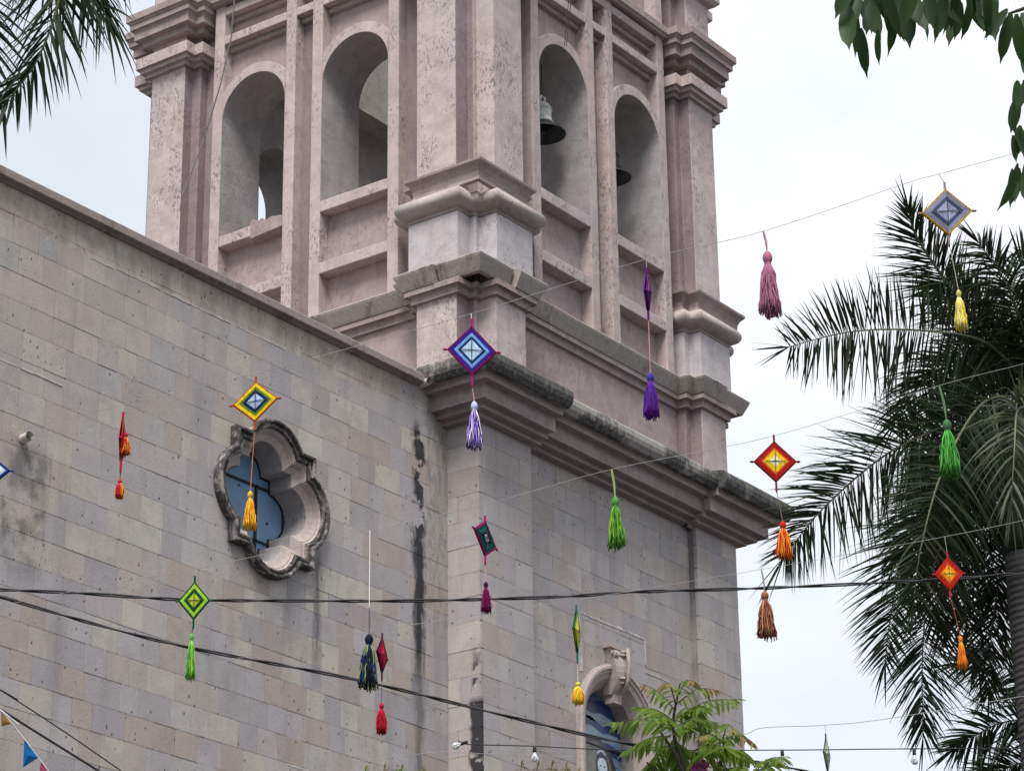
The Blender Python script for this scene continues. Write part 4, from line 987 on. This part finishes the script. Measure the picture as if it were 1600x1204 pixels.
line('string_line', 'thin grey string carrying the top row of yarn ornaments up past the belfry', [(-70,692),(-12,681),(193,632),(400,583),(736,490),(1010,405),(1193,361),(1420,285),(1467,272),(1680,214)], .0016, M['string'], depth=DA)
line('string_line', 'thin grey string carrying the second row of ornaments, rising across the quatrefoil window', [(-60,958),(205,905),(308,888),(578,829),(757,788),(956,733),(1207,681),(1468,602),(1680,548)], .0016, M['string'], depth=DB)
line('string_line', 'thin grey string carrying the third row of ornaments, close to the straight black cable', [(-60,1125),(330,1038),(470,1004),(597,983),(757,958),(900,937),(1190,889),(1476,838),(1680,796)], .0017, M['string'], depth=DC)
line('string_line', 'thin grey string carrying the pale green ornament at the lower right', [(1120,1152),(1165,1146),(1195,1136),(1289,1132),(1400,1120),(1700,1070)], .0028, M['string'], depth=23)
line('string_line', 'loose white string drooping low across the nave wall near the bottom edge', [(430,1200),(520,1192),(600,1184),(690,1174),(760,1177),(900,1182)], .0022, M['string'], depth=24)
line('twisted_cable', 'black twisted pair of cables running almost level across wall and palm', [(-40,919),(120,926),(280,936),(460,938),(650,938),(870,932),(1000,924),(1200,918),(1450,906),(1650,892)], .0075, M['cable'], 'cable', None, 24, 6)
line('twisted_cable', 'black twisted cable sloping down from the left edge to the young tree', [(-40,922),(0,932),(150,975),(300,1012),(560,1062),(800,1120),(975,1160),(1140,1184),(1240,1200),(1330,1222)], .0075, M['cable'], 'cable', None, 23, 6)
line('power_cable', 'thick black cable crossing the bottom left corner', [(-40,1082),(0,1107),(60,1145),(155,1204),(230,1252)], .006, M['cable'], 'cable', None, 13)
line('power_cable', 'thinner black cable above the thick one at the bottom left corner', [(-40,1054),(0,1077),(100,1142),(190,1204),(260,1254)], .0035, M['cable'], 'cable', None, 13.5)
line('light_cable', 'thin black cable of the bulb string near the bottom, ending at the tower corner', [(716,1156),(735,1162),(835,1165),(975,1171),(1222,1171),(1428,1169),(1700,1168)], .0045, M['cable'], 'cable', None, 22)
def bulb(x, y, label, D=22, tilt=0):
    t = thing('light_bulb', label, 'light bulb', at(x, y, D), 'bulbs on the light string'); t.matrix_basis = Matrix.Translation(at(x, y, D)) @ facing(0, tilt) @ Matrix.Diagonal((.68, .68, .68, 1))
    mb = MB(); mb.lathe([(.001, .01), (.014, .005), (.02, -.02), (.022, -.06), (.02, -.075), (.001, -.075)], 12); mb.build('socket', M['cable'], t, True)
    mb = MB(); mb.lathe([(.016, -.07), (.02, -.09), (.04, -.125), (.044, -.15), (.036, -.175), (.018, -.188), (.001, -.19)], 16); mb.build('glass', M['bulb'], t, True)
M['bulb'] = flat('clear_bulb_glass', (.85,.86,.88), .05, .02, 3, .5, 0, .85)
bulb(730, 1158, 'small clear bulb tilted at the tower corner, first on its string', tilt=70); bulb(835, 1165, 'clear bulb hanging in front of the tower wall left of the arched window'); bulb(1222, 1171, 'clear bulb against the sky just right of the young tree'); bulb(1428, 1169, 'clear bulb under the hanging palm frond')
def yarntube(mb, pts, r_, mi=0): mb.tube(pts, r_, 5, mi)
def tassel(parent, x, z, zb, hw, cols, seed, y=0, headcol=None, bulge=.0, cat=None):
    """head and skirt of yarn; local coordinates in metres (z down is negative)"""
    rg = random.Random(seed); H = z-zb; hh = min(H*.2, hw*1.5); rh = max(hw*.42, .008)
    mats = [yarn(c) for c in cols]; hm = yarn(headcol or cols[0])
    mb = MB(); prof = [(.001, 0), (rh*.45, -hh*.08), (rh*.85, -hh*.3), (rh, -hh*.55), (rh*.85, -hh*.8), (rh*.55, -hh*.98)]
    mb.lathe(prof, 14, (x, y, z)); mb.lathe([(rh*.62, -hh*.92), (rh*.72, -hh*.98), (rh*.62, -hh*1.06)], 14, (x, y, z))
    head = mb.build('tassel', hm, parent, True)
    sk = MB(); n = 120; z0 = z-hh*.98
    for i in range(n):
        a = rg.uniform(0, 2*PI); q = math.sqrt(rg.uniform(.08, 1)); L_ = (z0-zb)*(rg.uniform(.9, 1.03) if rg.random() > .06 else rg.uniform(1.03, 1.1))
        wob = hw*.075; pts = []
        for k in range(6):
            s = k/5; rr_ = rh*.5*q+(hw*q-rh*.5*q)*(s**.62 if not bulge else math.sin(PI*.5*min(1, s*1.5))*(1-bulge*s*s))
            pts.append((x+rr_*math.cos(a)+rg.gauss(0, wob)*(s > .1), y+rr_*math.sin(a)+rg.gauss(0, wob)*(s > .1), z0-L_*s))
        sk.tube(pts, max(hw*.05, .0016)*rg.uniform(.7, 1.3), 4, rg.choices(range(len(mats)), [3]+[2]*(len(mats)-1))[0])
    sk.build('tassel_skirt', mats, head, True); return head
def ornament(hx, hy, D, c=None, hw=0, hh=0, bands=(), yaw=0, roll=0, tas=None, label='', sticks=BLK, top=MAG, cat='yarn ornament', seed=1, loopcol=None, extra=None, stringc='string'):
    """a yarn god's eye (and its tassel) or a lone tassel, hung on a string line"""
    P = at(hx, hy, D); s = D/FPX; kz = s/math.cos(PITCH)*1.0
    t = thing('yarn_ornament' if c else 'yarn_tassel', label, cat if c else 'tassel', P)
    t.matrix_basis = Matrix.Translation(P) @ facing(yaw)
    cy = math.cos(math.radians(yaw))
    fx = lambda px: (px-hx)*s
    fz = lambda py: -(py-hy)*s*1.075
    if c:
        cz = fz(c[1]); A = hw*s; B = hh*s*1.075; cx = fx(c[0])*cy; ex = 1.14
        ro = math.radians(roll)
        def diam(k, y): 
            pts = [(0, B*k), (A*k, 0), (0, -B*k), (-A*k, 0)]
            return [(cx+px*math.cos(ro)+pz*math.sin(ro)*.0, y, cz+pz+px*math.sin(ro)) for px, pz in pts]
        mb = MB(); d1 = diam(1.16, 0)
        mb.tube([d1[3], d1[1]], .0045, 6); o = mb.build('stick', M['wood'], t)
        mb = MB(); mb.tube([(cx, 0, cz+B*1.2), (cx, 0, cz-B*1.5)], .0045, 6); mb.build('stick', M['wood'], t)
        mb = MB()
        for sg in (1, -1):
            a_, b_ = diam(1.0, 0), diam(1.13, 0); j = 1 if sg > 0 else 3; mb.tube([a_[j], b_[j]], .0075, 7)
        mb.tube([(cx, 0, cz+B*.98), (cx, 0, cz+B*1.3)], .007, 7); mb.tube([(cx, 0, cz-B*.98), (cx, 0, cz-B*1.42)], .007, 7); w_ = mb.build('stick_wrap', yarn(top), t); w_['kind'] = 'stuff'
        mb = MB(); mb.tube([(0, 0, 0), (cx*.6, 0, (cz+B*1.28)*.6), (cx, 0, cz+B*1.28)], .0022, 5); mb.build('hanger', M[stringc], t)
        k1 = 1.0
        for bi, (wd, col) in enumerate(bands):
            k0 = max(0, k1-wd); n = max(2, int(round((k1-k0)*A/.0075))); mb = MB()
            for side in (-1, 1):
                b0 = len(mb.v)
                for q in range(2*n+1):
                    kk = k1-(k1-k0)*q/(2*n); y = side*(.006+.009*(1-kk)+(.0032 if q % 2 else 0))
                    mb.v += diam(max(kk, .002), y)
                for q in range(2*n):
                    for e in range(4): mb.f.append((b0+q*4+e, b0+q*4+(e+1) % 4, b0+(q+1)*4+(e+1) % 4, b0+(q+1)*4+e)); mb.m.append(0)
            b_ = mb.build('yarn_band', yarn(col), t); k1 = k0
        mb = MB(); dd = diam(.5, -.019); mb.tube([dd[3], dd[1]], .0022, 5); mb.tube([dd[0], dd[2]], .0022, 5); cc_ = mb.build('centre_cross', M['wood'], t); cc_['kind'] = 'stuff'
        if tas:
            mb = MB(); mb.tube([(cx, 0, cz-B*1.35), (cx+(fx(tas[0])*cy-cx)*.5, 0, (cz-B*1.35+fz(tas[1]))/2), (fx(tas[0])*cy, 0, fz(tas[1])-.004)], .0026, 5); mb.build('tassel_cord', yarn(loopcol or top), t)
            tassel(t, fx(tas[0])*cy, fz(tas[1]), fz(tas[2]), tas[3]*s, tas[4], seed, headcol=tas[5] if len(tas) > 5 else None, bulge=tas[6] if len(tas) > 6 else 0)
        for e in (extra or []): tassel(t, fx(e[0])*cy, fz(e[1]), fz(e[2]), e[3]*s, e[4], seed+50, y=e[5] if len(e) > 5 else 0)
    else:
        x1 = fx(tas[0]); z1 = fz(tas[1]); mb = MB(); ym = loopcol or tas[4][0]; zl = fz(extra) if extra else 0
        if extra: mb.tube([(0, 0, .004), (x1*.5, 0, zl*.5), (x1, 0, zl)], .0028, 5); mb.build('cord', M['string_w'], t); mb = MB()
        mb.tube([(x1*.0 if not extra else x1, 0, zl), (x1*.6+.006, 0, (z1+zl)/2), (x1, 0, z1-.006)], .0034, 5); mb.tube([(x1*.0-.004 if not extra else x1, .002, zl), (x1*.6-.002, .003, (z1+zl)/2), (x1, .002, z1-.006)], .0034, 5)
        w_ = mb.build('loop', yarn(ym), t); w_['kind'] = 'stuff'
        tassel(t, x1, z1, fz(tas[2]), tas[3]*s, tas[4], seed, headcol=tas[5] if len(tas) > 5 else None)
    return t
ornament(193,632,DA, (190,688), 14, 34, [(.2,RED),(.3,MARO),(.5,RED)], 86, 0, (183,748,777,8,(RED,AMB,RED),RED,.35), 'edge-on red yarn ornament with two small red and orange tassels on the nave wall', top=CRIM, seed=11, extra=[(191,676,710,9,(RED,AMB),-.02)])
ornament(400,583,DA, (400,628), 35, 31, [(.06,ORG),(.20,YEL),(.15,(.20,.32,.03)),(.18,NAVY),(.41,(.50,.62,.82))], 4, 11, (396,765,823,11,(AMB,ORG,AMB,YEL),GOLD), 'yellow, green and navy yarn diamond with orange tassel over the quatrefoil window', top=(.40,.07,.03), loopcol=(.42,.16,.12), seed=12)
ornament(736,490,DA, (737,549), 39, 39, [(.08,MAG),(.20,VIO),(.16,LBLU),(.12,NAVY),(.44,(.52,.68,.82))], -3, -6, (740,627,699,13,(LILA,WHT,VIO,LILA,PURP),(.45,.48,.70)), 'blue yarn diamond with purple rim and lilac tassel at the tower corner', top=MAG, loopcol=ROSE, stringc='string_w', seed=13)
ornament(1010,405,DA, (1012,457), 34, 30, [(.3,PURP),(.3,(.30,.06,.16)),(.4,VIO)], 80, 18, (1020,583,652,13,(VIO,PURP,PURP),VIO), 'twisted purple yarn diamond seen nearly edge-on, with purple tassel, before the belfry', top=PURP, loopcol=ROSE, seed=14)
ornament(1193,361,DA, tas=(1197,393,494,19,(MAUV,(.40,.19,.26),(.27,.09,.15)),MAUV), label='large mauve yarn tassel against the sky right of the tower', seed=15)
ornament(1467,272,DA, (1475,333), 42, 37, [(.09,GOLD),(.26,PGREY),(.20,SLATE),(.45,(.45,.45,.62))], 10, 7, (1484,455,516,10,(YEL,YEL,(.75,.70,.35)),(.45,.42,.12)), 'grey-blue yarn diamond with gold rim and yellow tassel over the palm crown', top=(.25,.18,.2), loopcol=(.40,.32,.30), seed=16)
ornament(-12,681,DA, (-12,736), 31, 26, [(.08,NAVY),(.14,BLUE),(.4,WHT),(.38,BLUE)], 5, 3, (-14,800,860,11,(BLUE,WHT),BLUE), 'blue and white yarn diamond cut by the left edge', top=BLUE, seed=17)
ornament(308,888,DB, (305,937), 25, 29, [(.12,DGRN),(.24,LIME),(.24,DGRN),(.4,(.52,.62,.05))], 3, 2, (303,986,1055,8,(LIME,(.12,.5,.08),GRN),(.10,.35,.06)), 'green and lime yarn diamond with a slim bright green tassel on the black cable', top=DGRN, loopcol=DGRN, seed=18)
ornament(578,829,DB, tas=(578,985,1064,16,(BLK,(.20,.26,.10),NAVY,(.25,.30,.12),BLK),BLK), label='black and olive yarn tassel on a long white cord', seed=19, extra=945, loopcol=(.12,.12,.14))
ornament(597,983,DC, (599,1022), 24, 26, [(.2,MARO),(.3,CRIM),(.5,(.50,.03,.10))], 74, 0, (597,1093,1138,9,(CRIM,RED,CRIM),CRIM,.25), 'crimson yarn diamond seen edge-on with a plump red tassel', top=(.05,.02,.05), loopcol=(.12,.08,.10), seed=20)
ornament(757,788,DB, (758,840), 29, 27, [(.12,MAG),(.22,TEAL),(.12,(.02,.12,.11)),(.18,TEAL),(.12,BLK),(.24,(.55,.52,.55))], 52, -20, (760,905,951,9,(MARO,MARO,(.20,.01,.08)),(.05,.01,.05)), 'dark teal yarn diamond with magenta rim turned aside, maroon tassel, at the shaft corner', top=MAG, loopcol=ROSE, seed=21)
ornament(956,733,DB, tas=(960,775,852,14,((.05,.28,.02),(.25,.40,.05),(.03,.16,.02)),(.07,.25,.03)), label='green yarn tassel in front of the ashlar below the cornice', seed=22, loopcol=(.30,.38,.16))
ornament(900,937,DC, (901,985), 27, 32, [(.15,(.03,.12,.08)),(.4,(.45,.50,.05)),(.45,YEL)], 78, 4, (903,1060,1093,10,(YEL,YEL,ORG),(.62,.50,.03),.3), 'yellow-green yarn ornament seen edge-on with a short yellow tassel by the arched window', top=(.02,.12,.12), loopcol=(.5,.46,.40), seed=23)
ornament(1207,681,DB, (1209,721), 34, 32, [(.10,(.20,.02,.02)),(.24,RED),(.10,ORG),(.28,YEL),(.28,(.75,.73,.60))], 2, 0, (1216,812,868,13,(RED,ORG,(.60,.10,.02),AMB),RED), 'red and yellow yarn diamond with orange tassel beside the cornice end', top=MARO, loopcol=(.20,.12,.12), seed=24)
ornament(1190,889,DC, tas=(1193,922,992,15,((.30,.11,.05),(.42,.22,.13),(.16,.05,.03)),(.26,.10,.05)), label='brown and orange yarn tassel on the level cable right of the tower', seed=25, loopcol=(.30,.24,.20))
ornament(1468,602,DB, tas=(1475,655,744,18,(GRN,(.10,.38,.08),(.04,.18,.03)),(.05,.14,.05)), label='loose green yarn tassel in front of the palm fronds', seed=26, loopcol=(.14,.22,.12))
ornament(1476,838,DC, (1478,895), 23, 26, [(.28,RED),(.18,(.55,.06,.02)),(.30,AMB),(.24,YEL)], 4, 3, (1489,988,1036,8,(ORG,AMB,(.65,.10,.02)),ORG), 'small red and amber yarn diamond with slim orange tassel in front of the palm', top=(.35,.02,.05), loopcol=(.35,.05,.05), seed=27)
ornament(1289,1132,23, (1291,1176), 26, 24, [(.3,(.26,.36,.27)),(.7,(.48,.58,.47))], 74, 4, (1293,1215,1255,9,((.3,.4,.3),(.2,.3,.2)),(.2,.3,.2)), 'pale green yarn ornament seen edge-on against the sky near the bottom', top=(.05,.12,.08), seed=28)
# pennants at the bottom left
line('pennant_string', 'pale string of paper pennants in the bottom left corner', [(-40,1075),(0,1108),(35,1150),(70,1196),(110,1250)], .0022, M['string_w'], depth=11)
def pennant(pts, col, label):
    mb = MB(); P0 = at(*pts[0], 11)
    V = [at(x, y, 11+.02*i)-P0 for i, (x, y) in enumerate(pts)]; n = len(V)
    mid = sum(V, Vector())/n-fwd*.015
    mb.add([v for v in V]+[mid]+[v+fwd*.0015 for v in V]+[mid+fwd*.0015], [(i, (i+1) % n, n) for i in range(n)]+[(n+1+(i+1) % n, n+1+i, 2*n+1) for i in range(n)]+[((i+1) % n, i, n+1+i, n+1+(i+1) % n) for i in range(n)])
    o = mb.build('pennant', flat('paper', col, .8, .08, 5)); o.location = P0; tag(o, label, 'pennant', 'paper pennants in the corner')
pennant([(2,1111),(18,1130),(2,1134)], (.62,.38,.10), 'orange paper pennant at the left edge, topmost of its string')
pennant([(38,1154),(60,1183),(36,1198)], (.02,.28,.75), 'bright blue paper pennant in the bottom left corner')
pennant([(64,1188),(84,1216),(60,1220)], (.70,.16,.28), 'pink paper pennant cut by the bottom edge')
#END_DECOR
